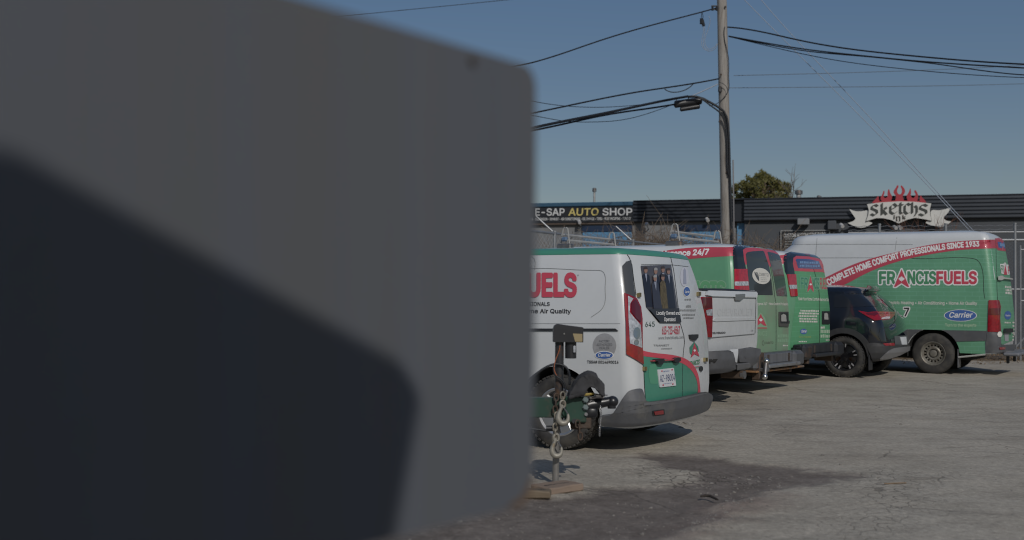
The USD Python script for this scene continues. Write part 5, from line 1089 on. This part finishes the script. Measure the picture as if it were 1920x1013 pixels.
v.wrap('high_brake_light', rpoly(zA((440, 22), (505, 5), (575, 22), (565, 42), (460, 42)), .5), LAMPRED, .016, skirt=.012, edge=5)
tl = z4((688, 330), (804, 328), (826, 560), (690, 560))
v.wrap('tail_light', rpoly(tl, .6), LAMPBRED, .022, skirt=.02, edge=5)
v.wrap('light_lens', rpoly(z4((690, 450), (810, 446), (816, 486), (691, 488)), .4), LAMPCLEAR, .025, skirt=.004, edge=5)
v.wrap('panel_seam', band(zA((548, 100), (592, 200), (645, 400), (692, 640), (728, 960)) + zB((344, 60), (346, 300), (344, 610)), .8), SEAM, .0055)
letters(v, "d'urgence 24/7 - Home Comfort Professionals", *zB((100, 75), (520, 80)), 4.6, CREAM, .006)
v.wrap('arrow_surround', Polygon(zB((163, 165), (215, 230), (245, 345), (85, 345), (105, 240))), LTGREENT, .005)
v.wrap('arrow_emblem', Polygon(zB((163, 182), (232, 326), (196, 318), (162, 290), (128, 318), (88, 322))), REDT, .007); v.wrap('maple_leaf', maple(*zB((162, 254))[0], 4.2, .8), WHITE2, .009, edge=4)
for y in (345, 356): v.wrap('underline', band(zB((90, y), (236, y)), .9), REDT, .0065)
letters(v, 'FRANCIS', *zB((100, 440), (238, 440)), 8.5, LTGREENT, .006)
letters(v, 'CMMTQ', *zB((215, 540), (312, 536)), 4.2, mat('dim_green_print', (.12, .15, .11), .6), .006)
v.wrap('ring_mark', ellipse(*zB((192, 528))[0], 2.4, 5).difference(ellipse(*zB((192, 528))[0], 1.4, 3.6)), mat('dim_green_print', (.12, .15, .11), .6), .006)
v.wrap('small_print', small_print(*[zB((q, 0))[0][0] for q in (362, 526)], zB((0, 462))[0][1], 8.6, 2, 6.6, 0, 12, .02), LTGREENT, .006)
v.wrap('small_print', small_print(*[zB((q, 0))[0][0] for q in (425, 524)], zB((0, 566))[0][1], 0, 1, 2.6, -.03, 13, .02), CREAM, .006)
v.wrap('plate_holder', rpoly(zB((372, 158), (484, 156), (486, 334), (372, 330)), 1.2), mat('dusty_black', (.075, .073, .068), .6), .02, skirt=.02)
v.wrap('plate_holder_recess', rpoly(zB((386, 168), (478, 166), (480, 296), (386, 292)), .6), BLACKPLASTIC, .022)
v.wrap('licence_plate', Polygon(zB((390, 196), (420, 182), (448, 196), (456, 272), (392, 270))), mat('plate_dirty', (.36, .36, .34), .6, var=.2), .025)
v.wrap('door_handle', rpoly(zB((494, 262), (504, 262), (504, 300), (494, 300)), .5), CHROME, .02, skirt=.02)
express_bumper(v, PAINTEDBUMPER, RUSTSTEEL, -.135)
# roof ladder rack: two pairs of uprights and the bars between them
for u0_, u1_ in (((1060, 463, 427), (1147, 458, 436)), ((1265, 460, 420), (1345, 456, 433))):
    tops = []
    for (px_, pb, pt), y in ((u0_, .70), (u1_, -.70)):
        b = v.local(on_plane(px_, pb - 2, v.world((0, y, 0)), v.L)); b[2] = 2.10
        t = v.side(px_, pt, y); t[0] = b[0]; tops.append((b, t))
        for dx, w in ((-.10, .022), (.10, .022)):
            v.add('rack_upright', tube([(b[0] + dx, y, 2.02), (b[0] + dx * .42, y, t[2] - .02), (b[0] + dx * .12, y, t[2])], .013, 6), mat('rack_white', (.30, .30, .29), .5, var=.2), 30)
        v.add('rack_foot', bx((b[0], y, 2.10), (.26, .12, .12), .02), STEEL); v.add('rack_clamp', bx((b[0], y + .02, 2.23), (.10, .07, .07), .02), mat('clamp_blue', (.10, .16, .25), .4) if y > 0 else STEEL)
    zc = 2.21; xb = tops[0][0][0]
    for dz, dx in ((0, -.05), (.09, .05)):
        v.add('rack_bar', tube([(xb + dx, .72, zc + dz), (xb + dx, -.74, zc + dz)], .02, 6), mat('rack_white', (.30, .30, .29), .5, var=.2), 30)
# ball hitch and spare hitch parts under the bumper
h0 = v.rear(*zB((125, 640))[0], -.15); h1 = v.rear(*zB((125, 965))[0], -.15)
yc = (h0[1] + h1[1]) / 2
v.add('hitch_receiver', cat([bx((-.16, yc, (h0[2] + h1[2]) / 2), (.12, .16, h0[2] - h1[2]), .012), bx((.1, yc, .42), (.5, .09, .09), .01)]), RUSTSTEEL)
for k in range(3): v.add('hitch_hole', cyl((-.224, yc, h1[2] + .08 + .11 * k), (-.2185, yc, h1[2] + .08 + .11 * k), .022, 10), SEAM)
b0 = v.rear(*zB((233, 745))[0], -.30); b1 = v.rear(*zB((213, 928))[0], -.30)
v.add('hitch_shank', cat([tube([b0, b1], .030, 10), bx((-.22, (b0[1] + yc) / 2, b0[2] - .12), (.2, abs(b0[1] - yc) + .06, .05), .01)]), STEEL, 40)
for b in (b0, b1): v.add('tow_ball', trimesh.creation.icosphere(2, .042).apply_translation(b), CHROME, 60)

E2 = Vehicle('cargo_van', 'bright green cargo van with a blue banner above its rear lettering, beside the black SUV', 'van', 36, (.1, 1.0, 0), (1470, 545), 16.6, 'cargo vans with black rear corners')
make_express(E2, False); v = E2
z6, z7 = Z(1460, 440, 3.619), Z(1480, 420, 4.3636)
v.wrap('side_green_wrap', Polygon([(1000, 700), (1100, 600), (1300, 520), (1400, 502), (1492, 494), (1494, 700)]), GREEN, .0035, edge=5)
v.wrap('side_red_band', Polygon([(1150, 560), (1300, 503), (1400, 487), (1474, 478), (1474, 494), (1400, 502), (1300, 520), (1180, 570)]), RED, .0055, edge=4.5)
v.wrap('rear_green_wrap', Polygon(z6((96, 160), (106, 260), (118, 420), (92, 600), (60, 900), (420, 900), (400, 300), (300, 100), (110, 120))), GREENB2, .0045, edge=4.5)
v.wrap('rear_red_wrap', rpoly(z6((93, 200), (97, 160), (118, 146), (200, 150), (262, 162), (300, 178), (345, 290), (300, 256), (106, 248)), .8), RED, .006, edge=4)
v.wrap('black_corner', rpoly(z6((50, 272), (40, 250), (30, 165), (42, 132), (75, 121), (150, 100), (280, 130), (285, 172), (262, 160), (200, 150), (118, 146), (97, 160), (94, 200), (108, 272)), .8), BLACKGLOSS, .007, skirt=.01, edge=6)
v.wrap('window_banner', rpoly(z6((112, 172), (122, 165), (200, 168), (270, 182), (292, 236), (240, 234), (130, 228)), .8), mat('banner_blue', (.045, .075, .20), .25, coat=.3), .008, skirt=.004)
v.wrap('small_print', small_print(*[z6((q, 0))[0][0] for q in (138, 278)], z6((0, 196))[0][1], 6.2, 2, 4.4, .03, 21, .08), mat('sky_print', (.16, .27, .46), .5), .010)
v.wrap('high_brake_light', rpoly(z6((176, 133), (215, 136), (212, 144), (178, 140)), .3), LAMPRED, .014, skirt=.01, edge=5)
v.wrap('tail_light', rpoly(z6((52, 270), (110, 270), (122, 418), (78, 420)), .6), LAMPBRED, .022, skirt=.02, edge=5)
v.wrap('light_lens', rpoly(z6((62, 343), (113, 342), (117, 368), (70, 370)), .4), LAMPCLEAR, .025, skirt=.004, edge=5)
v.wrap('panel_seam', band(z6((188, 135), (205, 165), (240, 250), (268, 350), (276, 450), (275, 745)), .9), SEAM, .006)
brandline(v, 1500.5, 1552.5, 521, 541, 1513, 1524.5, 1536, mat('deep_green_print', (.05, .22, .14), .45), True, 1.0, mat('mint_print', (.20, .42, .28), .5), .0065, slope=.02, big=False)
letters(v, 'Book Your Home Comfort Service Online', *z6((132, 445), (356, 453)), 5.6, CREAM, .006)
v.wrap('small_print', small_print(*[z6((q, 0))[0][0] for q in (132, 272)], z6((0, 522))[0][1], 5.0, 5, 3.4, .02, 22, .1), CREAM, .006)
v.wrap('plate_holder', rpoly(zB((888, 150), (976, 150), (976, 302), (888, 302)), 1), BLACKPLASTIC, .02, skirt=.02)
v.wrap('licence_plate', Polygon(zB((904, 178), (925, 170), (946, 178), (956, 250), (905, 248))), mat('plate_dirty', (.36, .36, .34), .6), .024)
carrier(v, *zB((672, 391))[0], 6.6, 5.2, rim=1.14)
letters(v, 'Turn to the experts', *zB((615, 463), (760, 463)), 2.8, mat('yellow_green_print', (.32, .42, .14), .5), .006)
for x0, x1, y, dy, n, h, sd in ((612, 720, 518, 0, 1, 2.6, 23), (872, 1006, 410, 8.6, 2, 6.4, 24), (875, 922, 357, 0, 1, 4.6, 25), (935, 1006, 500, 0, 1, 2.6, 26)):
    v.wrap('small_print', small_print(zB((x0, 0))[0][0], zB((x1, 0))[0][0], zB((0, y))[0][1], dy, n, h, 0, sd, .02), CREAM if sd != 24 else mat('pale_green_print', (.42, .54, .40), .5), .006)
express_bumper(v, DARKSHADEDBUMPER, RUSTSTEEL, -.075, False)

# ---- 4. white pickup
PK = Vehicle('pickup_truck', 'white pickup truck with its tailgate up, between the portrait van and a dusty green van', 'pickup truck', 33, (.06, .99, 0), (1310, 600), 12.6)
v = PK; zD = Z(1290, 530, 4.823)
v.shell = loft([(z, tab(z, [(.55, .04), (.8, .02), (1.3, .02), (1.44, .05)]), 5.5, tab(z, [(.55, .96), (.9, 1.0), (1.2, 1.0), (1.44, .965)]), .07, .3, .025) for z in (.55, .65, .75, .85, .95, 1.05, 1.15, 1.25, 1.35, 1.41, 1.44)])
pkA = [(1.22, .40, .46, 1.0), (4.85, .40, .46, 1.0)]
bed = manifold3d.Manifold.cube((1.75, 1.6, .6), True).translate((.07 + .875 + .03, 0, 1.25))
v.body(v.shell, WHITE, pkA, cuts=(bed,)); v.liners(pkA)
v.add('cab', loft([(z, tab(z, [(1.3, 1.95), (1.9, 2.25)]), tab(z, [(1.3, 4.4), (1.46, 4.1), (1.9, 3.2)]), tab(z, [(1.3, .96), (1.46, .92), (1.9, .72)]), .1, .2, .03) for z in (1.3, 1.46, 1.6, 1.75, 1.86)] + [(1.90, 2.4, 3.0, .62, .1, .2, .03)]), WHITE, 35)
cabw = bx((3.05, 0, 1.62), (1.2, 1.75, .22), .05); v.add('cab_window', cabw, GLASSB)
for x in (1.22, 4.85):
    for sg in (1, -1): add_wheel(v, (x, sg * .86, .40), .40, .27, .235, 'five', sg)
v.add('underbody', bx((2.7, 0, .5), (4.8, 1.3, .2), .03), LINER)
v.wrap('bed_rail_cap', Polygon(zD((40, 58), (330, 60), (612, 80), (612, 92), (330, 76), (40, 74))), BLACKPLASTIC, .012, skirt=.012)
v.wrap('tailgate', rpoly(zD((203, 92), (604, 100), (606, 150), (597, 460), (203, 500)), 1.2), WHITE, .012, skirt=.012)
v.wrap('tailgate_lip', rpoly(zD((160, 78), (600, 90), (608, 104), (604, 140), (205, 128), (150, 118)), 1.5), WHITE, .035, skirt=.03, edge=6)
v.wrap('tailgate_crease', Polygon(zD((206, 345), (235, 318), (590, 318), (596, 338), (240, 352))), WHITE, .022, skirt=.011)
v.wrap('tailgate_handle', rpoly(zD((404, 112), (492, 108), (490, 132), (452, 162), (406, 162)), 1), mat('handle_grey', (.16, .17, .17), .45), .04, skirt=.02)
letters(v, 'CHEVROLET', *zD((258, 300), (582, 298)), 13.5, WHITE, .0142)
letters(v, 'SILVERADO', *zD((211, 465), (328, 462)), 3.6, BLACKT, .016); letters(v, 'LTD', *zD((560, 440), (580, 440)), 2.4, GREYT, .016)
v.wrap('panel_seam', band(zD((200, 496), (595, 462)), .9), GREYT, .014); v.wrap('panel_seam', band(zD((602, 108), (606, 160), (597, 460)), .8), SEAM, .0145)
v.wrap('tail_light', rpoly(zD((82, 134), (198, 135), (204, 300), (196, 496), (134, 490), (112, 330)), 1), LAMPRED, .03, skirt=.03, edge=5)
v.wrap('light_lens', rpoly(zD((140, 250), (198, 238), (200, 300), (150, 296)), .5), LAMPCLEAR, .033, edge=5)
v.wrap('light_lens', rpoly(zD((110, 140), (192, 142), (198, 225), (120, 240)), .8), LAMPDRED, .032, edge=5, label='dark red stop light lens')
v.wrap('hinge_cover', rpoly(zD((72, 85), (104, 88), (104, 122), (78, 122)), .5), HINGE, .02, skirt=.02)
pb = loft([(z, x, .9, w, .14, .1, .06) for z, x, w in ((.42, -.02, .86), (.48, -.12, .93), (.60, -.16, .96), (.70, -.16, .965), (.77, -.13, .96), (.80, -.08, .95))])
v.wrap('rear_bumper', rpoly(zD((100, 690), (135, 660), (186, 622), (360, 612), (400, 626), (450, 602), (560, 584), (640, 598), (652, 640), (628, 720), (545, 778), (400, 822), (200, 864), (100, 850)), 1.5), GREYPLASTIC, .004, pb, 6, .05, 40)
v.wrap('bumper_pad', rpoly(zD((186, 626), (388, 630), (404, 680), (418, 770), (300, 800), (150, 808), (150, 690)), 2), mat('grey_plastic_dusty', (.10, .103, .112), .6, var=.2, bump=.2, bscale=200), .03, pb, 7, .028, 40)
v.wrap('bumper_pad', rpoly(zD((450, 606), (560, 590), (636, 602), (640, 640), (560, 735), (540, 770), (520, 715), (446, 712)), 2), mat('grey_plastic_dusty', (.10, .103, .112), .6), .03, pb, 7, .028, 40)
v.wrap('licence_plate', Polygon(zD((370, 608), (446, 602), (446, 640), (436, 720), (418, 716), (398, 640))), PLATE, .012, pb)
v.wrap('bumper_step', rpoly(zD((418, 728), (536, 716), (542, 746), (420, 772)), 1), mat('grey_plastic_worn', (.13, .133, .14), .5), .045, pb, 7, .03)
v.wrap('bumper_slot', rpoly(zD((145, 690), (255, 686), (230, 720), (145, 728)), 1), SEAM, .032, pb)
pr_ = v.rear(*zD((465, 832))[0], -.1)
v.add('hitch_receiver', cat([bx((-.02, pr_[1], pr_[2]), (.3, .12, .10), .012)]), RUSTSTEEL)
v.add('trailer_socket', cat([cyl((-.13, pr_[1] + .02, pr_[2]), (-.18, pr_[1] + .02, pr_[2]), .05, 14)]), STEEL, 40)

# ---- 5. black SUV
SU = Vehicle('suv', 'glossy black SUV with dark alloy wheels, before the high green van', 'SUV', 35, (.74, .88, .352), (1582, 670), 18.4)
SUVPL = mat('suv_cladding', (.040, .041, .044), .5, var=.2, dirt=(.075, .072, .066), dscale=4, dlo=.5, dhi=.8)
v = SU; zC = Z(1540, 520, 5.067)
v.shell = loft(body_rows([.34, .45, .55, .65, .75, .85, .93, .99, 1.05, 1.12, 1.2, 1.28, 1.36, 1.44], [(.34, .85), (.55, .885), (.8, .905), (.98, .90), (1.06, .865), (1.2, .80), (1.44, .70)],
               [(.34, .14), (.45, .05), (.55, .0), (.7, .02), (.95, .06), (1.06, .11), (1.16, .18), (1.44, .48)], [(.34, 4.2), (.7, 4.28), (.95, 4.05), (1.05, 3.3), (1.44, 2.5)], .24, .35, .13, 1.56, .14, .04))
suA = [(.74, .352, .405, .885), (3.38, .352, .405, .885)]
v.body(v.shell, NAVY, suA); v.liners(suA)
for x in (.74, 3.38):
    for sg in (1, -1): add_wheel(v, (x, sg * .775, .352), .352, .225, .24, 'alloy', sg, tread=40 if (x < 1 and sg > 0) else 0, phase=.32)
v.add('underbody', bx((2.1, 0, .36), (3.7, 1.4, .14), .03), LINER)
arch = v.arch_px(.74, .352, .405, .885); arch2 = v.arch_px(.74, .352, .50, .89)
v.wrap('arch_cladding', arch2.difference(arch).intersection(sbox(1400, 560, 1650, 690)), SUVPL, .014, skirt=.014)
v.wrap('quarter_window', rpoly(zC((120, 170), (300, 150), (440, 165), (520, 230), (560, 275), (400, 280), (120, 290)), 3), BLACKGLOSS, .004)
v.wrap('rear_window', rpoly(zC((530, 175), (560, 148), (600, 140), (720, 262), (645, 282)), 1), GLASSD, .006, skirt=.004)
v.wrap('spoiler', rpoly(zC((420, 128), (430, 100), (560, 108), (602, 122), (590, 138), (540, 142), (430, 140)), .8), BLACKGLOSS, .05, skirt=.045, edge=6)
v.wrap('tail_light', rpoly(zC((345, 318), (440, 338), (530, 328), (695, 334), (692, 362), (648, 402), (500, 412), (420, 366)), .5), LAMPRED, .016, skirt=.016, edge=5)
v.wrap('light_lens', rpoly(zC((570, 388), (606, 378), (648, 378), (638, 398), (560, 402)), .4), LAMPCLEAR, .020, edge=5)
v.wrap('light_lens', rpoly(zC((420, 345), (520, 338), (540, 352), (500, 372), (440, 362)), .5), LAMPDRED, .019, edge=5)
v.wrap('lens_trim', band(zC((545, 350), (690, 348)), .9), LAMPDRED, .019)  # thin dark red line across the tail light
v.wrap('panel_seam', band(zC((645, 285), (690, 320), (700, 420), (660, 470), (560, 490), (540, 560), (580, 625)), .7), SEAM, .004)
su_b = loft([(z, x, 1.0, w, .3, .1, .16) for z, x, w in ((.28, .12, .82), (.34, .03, .865), (.44, -.03, .89), (.55, -.04, .90), (.64, -.03, .902), (.70, .0, .903))])
v.wrap('rear_bumper', rpoly(zC((425, 640), (470, 622), (580, 630), (700, 640), (850, 640), (850, 690), (740, 745), (640, 780), (545, 795), (490, 800), (468, 740)), 1.5), SUVPL, .004, su_b, 6, .04)
v.wrap('skid_plate', rpoly(zC((538, 790), (585, 745), (640, 695), (690, 672), (848, 655), (844, 690), (740, 740), (640, 772)), 1.5), mat('silver_plastic', (.22, .22, .23), .4, metal=.3), .014, su_b, 6, .012)
v.wrap('reflector', rpoly(zC((580, 628), (690, 624), (692, 650), (604, 650)), .5), LAMPRED, .012, su_b, 6)
v.wrap('licence_plate', rpoly(zC((742, 570), (798, 566), (808, 642), (762, 650)), .6), PLATE, .016, skirt=.01)
v.wrap('plate_recess', rpoly(zC((690, 560), (826, 552), (830, 640), (700, 655)), 1), GREYPLASTIC, .006)
v.wrap('emblem_letters', text_px('RS', *zC((660, 612), (690, 612)), 4), CHROME, .008)
v.add('mud_flap', bx((.31, .80, .27), (.02, .2, .26), .008), BLACKPLASTIC)

# ---- 6. high roofed van with brick print
SP = Vehicle('high_roof_van', 'tall white and green van with an arched red slogan, last of the row', 'van', 33.5, (1.13, .97, .372), (1749, 662), 19.5)
v = SP; z8, zE, zF = Z(1660, 540, 5.627), Z(1830, 420, 7.233), Z(1830, 540, 6.333)
v.shell = loft(body_rows(list(np.arange(.4, 2.42, .1)) + [2.42], [(.4, .96), (.8, .985), (1.2, .99), (1.7, .965), (2.1, .92), (2.45, .875)],
               [(.4, .03), (1.0, .0), (1.4, .03), (1.9, .08), (2.42, .16)], [(.4, 5.8), (1.0, 5.85), (1.25, 5.4), (1.6, 4.9), (2.1, 4.3), (2.42, 3.9)], .13, .35, .05, 2.60, .17, .06))
spA = [(1.13, .372, .46, .985), (4.79, .372, .46, .985)]
v.body(v.shell, WHITE, spA); v.liners(spA)
for x in (1.13, 4.79):
    for sg in (1, -1): add_wheel(v, (x, sg * .86, .372), .372, .235, .215, 'steel', sg)
v.add('underbody', bx((2.9, 0, .36), (4.8, 1.4, .2), .03), LINER)
rt = spline([(1440, 580), (1500, 543)] + z7((310, 432), (500, 342), (700, 275), (900, 226), (1100, 181), (1300, 151), (1500, 135), (1700, 129)), 70)
rb = spline([(1480, 590), (1540, 553)] + z7((480, 484), (600, 420), (800, 336), (1000, 280), (1200, 241), (1400, 214), (1560, 204), (1700, 200)), 70)
spB = v.arch_px(1.13, .372, .465, .985)
bandtop = [(1390, 617), (1700, 617.5), (1852, 620.8)]
v.wrap('green_brick_wrap', Polygon(list(map(tuple, rb)) + z7((1690, 200)) + zE((290, 340), (480, 372), (540, 700), (560, 1010)) + zF((500, 600), (300, 680), (130, 520)) + bandtop[::-1] + [(1390, 640), (1420, 620)]).buffer(0), GREENB, .0035, edge=4.2)
for g_ in (Polygon(z8((735, 566), (1056, 560), (1054, 700), (790, 722), (770, 690))), Polygon([(1560, 640), (1680, 640), (1680, 668), (1560, 665)])):
    v.wrap('green_brick_wrap', g_.difference(spB), GREENB, .0035, edge=4.2)
v.wrap('red_band', Polygon(list(map(tuple, rt)) + list(map(tuple, rb[::-1]))), RED, .0055, edge=4.5)
cx = 0.5 * (rt[14:] + rb[14:])
v.wrap('lettering', text_curve('YOUR COMPLETE HOME COMFORT PROFESSIONALS SINCE 1933', spline([(1523, 545.5), (1557, 527.5), (1600, 507.5), (1650, 489), (1700, 475.2), (1750, 466), (1800, 459.6), (1836, 457.4)], 60), (11.5, 9.5), fat=.35), WHITE2, .007, edge=8)
brandline(v, *[z7((q, 0))[0][0] for q in (737, 1533)], 510, 531.7, z7((862, 0))[0][0], z7((976, 0))[0][0], z7((1204, 0))[0][0], DKGREENT, True, 2.3, WHITE2, .005, fat=.7)
letters(v, 'Electric Heating • Air Conditioning • Home Air Quality', (1664, 570.3), (1832, 571.8), 5.6, CREAM, .005)
n7 = text_px('7', *z7((938, 755), (982, 755)), 15.5)
v.wrap('letter_outline', n7.buffer(1.9), WHITE2, .005); v.wrap('lettering', n7, BLACKT, .007)
carrier(v, *z8((793, 291))[0], 29.5, 10.4, rim=1.05)
letters(v, 'Turn to the experts', *z8((630, 407), (960, 408)), 5.4, mat('mint_letters', (.38, .52, .36), .5), .005)
v.wrap('side_moulding', Polygon([(1390, 617.5), (1700, 618), (1850, 621)] + z8((1070, 556), (735, 566), (100, 570)) + [(1390, 638)]).difference(spB), GREYPLASTIC, .016, skirt=.014)
v.wrap('tail_light', rpoly(z8((1090, 130), (1190, 130), (1208, 195), (1200, 330), (1212, 466), (1080, 462)), .8), LAMPRED, .02, skirt=.02, edge=5)
v.wrap('light_lens', rpoly(z8((1094, 215), (1198, 215), (1198, 290), (1090, 285)), .5), LAMPDRED, .023, edge=5)
v.wrap('panel_seam', band(list(map(tuple, spline(z7((1000, 282), (1300, 278), (1480, 281), (1540, 298), (1570, 345), (1588, 450), (1601, 612)), 40))), 1.0), SEAM, .0055)
for P in (z7((-60, 170), (280, 166), (1010, 168)), z7((60, 280), (280, 278), (760, 277)), z7((228, 98), (216, 278), (190, 400)), z7((884, 78), (866, 218)), z7((1612, 86), (1612, 122))):
    v.wrap('panel_seam', band(P, .7), GREYT, .0035)
v.wrap('panel_seam', band(zE((262, 195), (268, 330), (272, 600), (282, 900)) + zF((285, 600), (300, 680)), .6), SEAM, .0055)
v.wrap('rear_red_print', rpoly(zE((256, 197), (390, 188), (425, 200), (455, 300), (475, 384), (288, 358)), .6), RED, .006)
v.wrap('rear_banner', rpoly(zE((286, 243), (440, 258), (466, 348), (300, 322)), .4), BLUET, .008); v.wrap('rear_banner_text', rpoly(zE((310, 262), (430, 272), (446, 322), (320, 304)), .4), mat('sky_print', (.16, .27, .46), .5), .010)
v.wrap('high_brake_light', rpoly(zE((300, 160), (330, 138), (400, 140), (425, 175), (390, 200), (365, 185)), .8), BLACKPLASTIC, .05, skirt=.05)
v.wrap('letter_outline', rpoly(zE((322, 545), (372, 540), (390, 520), (410, 545), (494, 570), (500, 690), (410, 690), (340, 672)), .5), WHITE2, .005)
letters(v, 'FR', *zE((334, 655), (372, 660)), 13, DKGREENT, .007); letters(v, 'FU', *zE((430, 672), (492, 684)), 13, REDT, .007); v.wrap('arrow_emblem', Polygon(zE((390, 545), (420, 690), (372, 690))), REDT, .0075)
v.wrap('grab_handle', rpoly(zE((275, 712), (320, 705), (345, 728), (540, 752), (540, 766), (345, 750), (310, 768), (278, 765)), .4), mat('handle_pale', (.45, .45, .42), .4), .05, skirt=.02, edge=5)
v.wrap('small_print', small_print(zE((390, 0))[0][0], zE((520, 0))[0][0], zE((0, 868))[0][1], 5.5, 3, 4.4, .12, 31, .15), CREAM, .005)
v.wrap('round_badge', ellipse(*zF((374, 326))[0], 6.3, 8.2), BLUET, .006, edge=5); letters(v, 'Carrier', *zF((346, 336), (402, 338)), 3.0, WHITE2, .008)
v.wrap('small_print', small_print(zF((335, 0))[0][0], zF((408, 0))[0][0], zF((0, 420))[0][1], 0, 1, 2.8, .03, 32, .02), CREAM, .006); v.wrap('small_print', small_print(zF((425, 0))[0][0], zF((474, 0))[0][0], zF((0, 420))[0][1], 6.5, 6, 3.4, .03, 33, .1), CREAM, .006)
v.wrap('plate_lamp', rpoly(zF((312, 530), (325, 482), (408, 480), (412, 528)), .6), BLACKPLASTIC, .05, skirt=.04)
v.wrap('licence_plate', rpoly(zF((330, 540), (382, 538), (382, 634), (338, 630)), .4), mat('plate_dim', (.33, .33, .36), .5), .008)
sb = loft([(z, x, .9, w, .16, .1, .06) for z, x, w in ((.36, .0, .93), (.42, -.04, .97), (.6, -.05, .995), (.74, -.04, 1.0), (.86, -.0, .995))])
v.wrap('rear_bumper', rpoly(z8((1078, 466), (1170, 468), (1216, 485), (1222, 600), (1300, 602), (1420, 596), (1420, 655), (1300, 676), (1060, 690), (1062, 570)), .8), GREYPLASTIC, .004, sb, 6, .04)
for P, r in ((zF((276, 553))[0], 4.6), (zF((455, 548))[0], 3.2)): v.wrap('round_sticker', ellipse(*P, r * .9, r * 1.1), CREAM, .012, sb if P[0] < 1880 else None, 4)
v.wrap('reflector', rpoly(zF((272, 704), (338, 700), (340, 728), (276, 732)), .4), LAMPRED, .014, sb, 6)
v.add('rear_step', cat([bx((-.16, 0, .40), (.26, 1.75, .06), .02), bx((0, .5, .42), (.3, .07, .06)), bx((0, -.5, .42), (.3, .07, .06))]), mat('step_grey', (.16, .165, .18), .5, var=.2))
for y in (.45, -.3): v.add('tow_bracket', bx((-.05, y, .30), (.05, .06, .16), .01), BLACKPLASTIC)
v.add('mud_flap', bx((.70, .86, .30), (.02, .24, .34), .008), GREYPLASTIC)
v.add('side_sill', tube([v.side(*z8((770, 732))[0], .97), v.side(*z8((1056, 703))[0], .97)], .018, 6), mat('sill_pale', (.4, .4, .37), .5))
fw_ = v.px([(4.2, .97, 1.25), (5.2, .97, 1.25), (4.85, .96, 1.75), (4.2, .95, 1.8)])[:, :2]; v.wrap('side_window', rpoly(fw_, 3), GLASSB, .004)
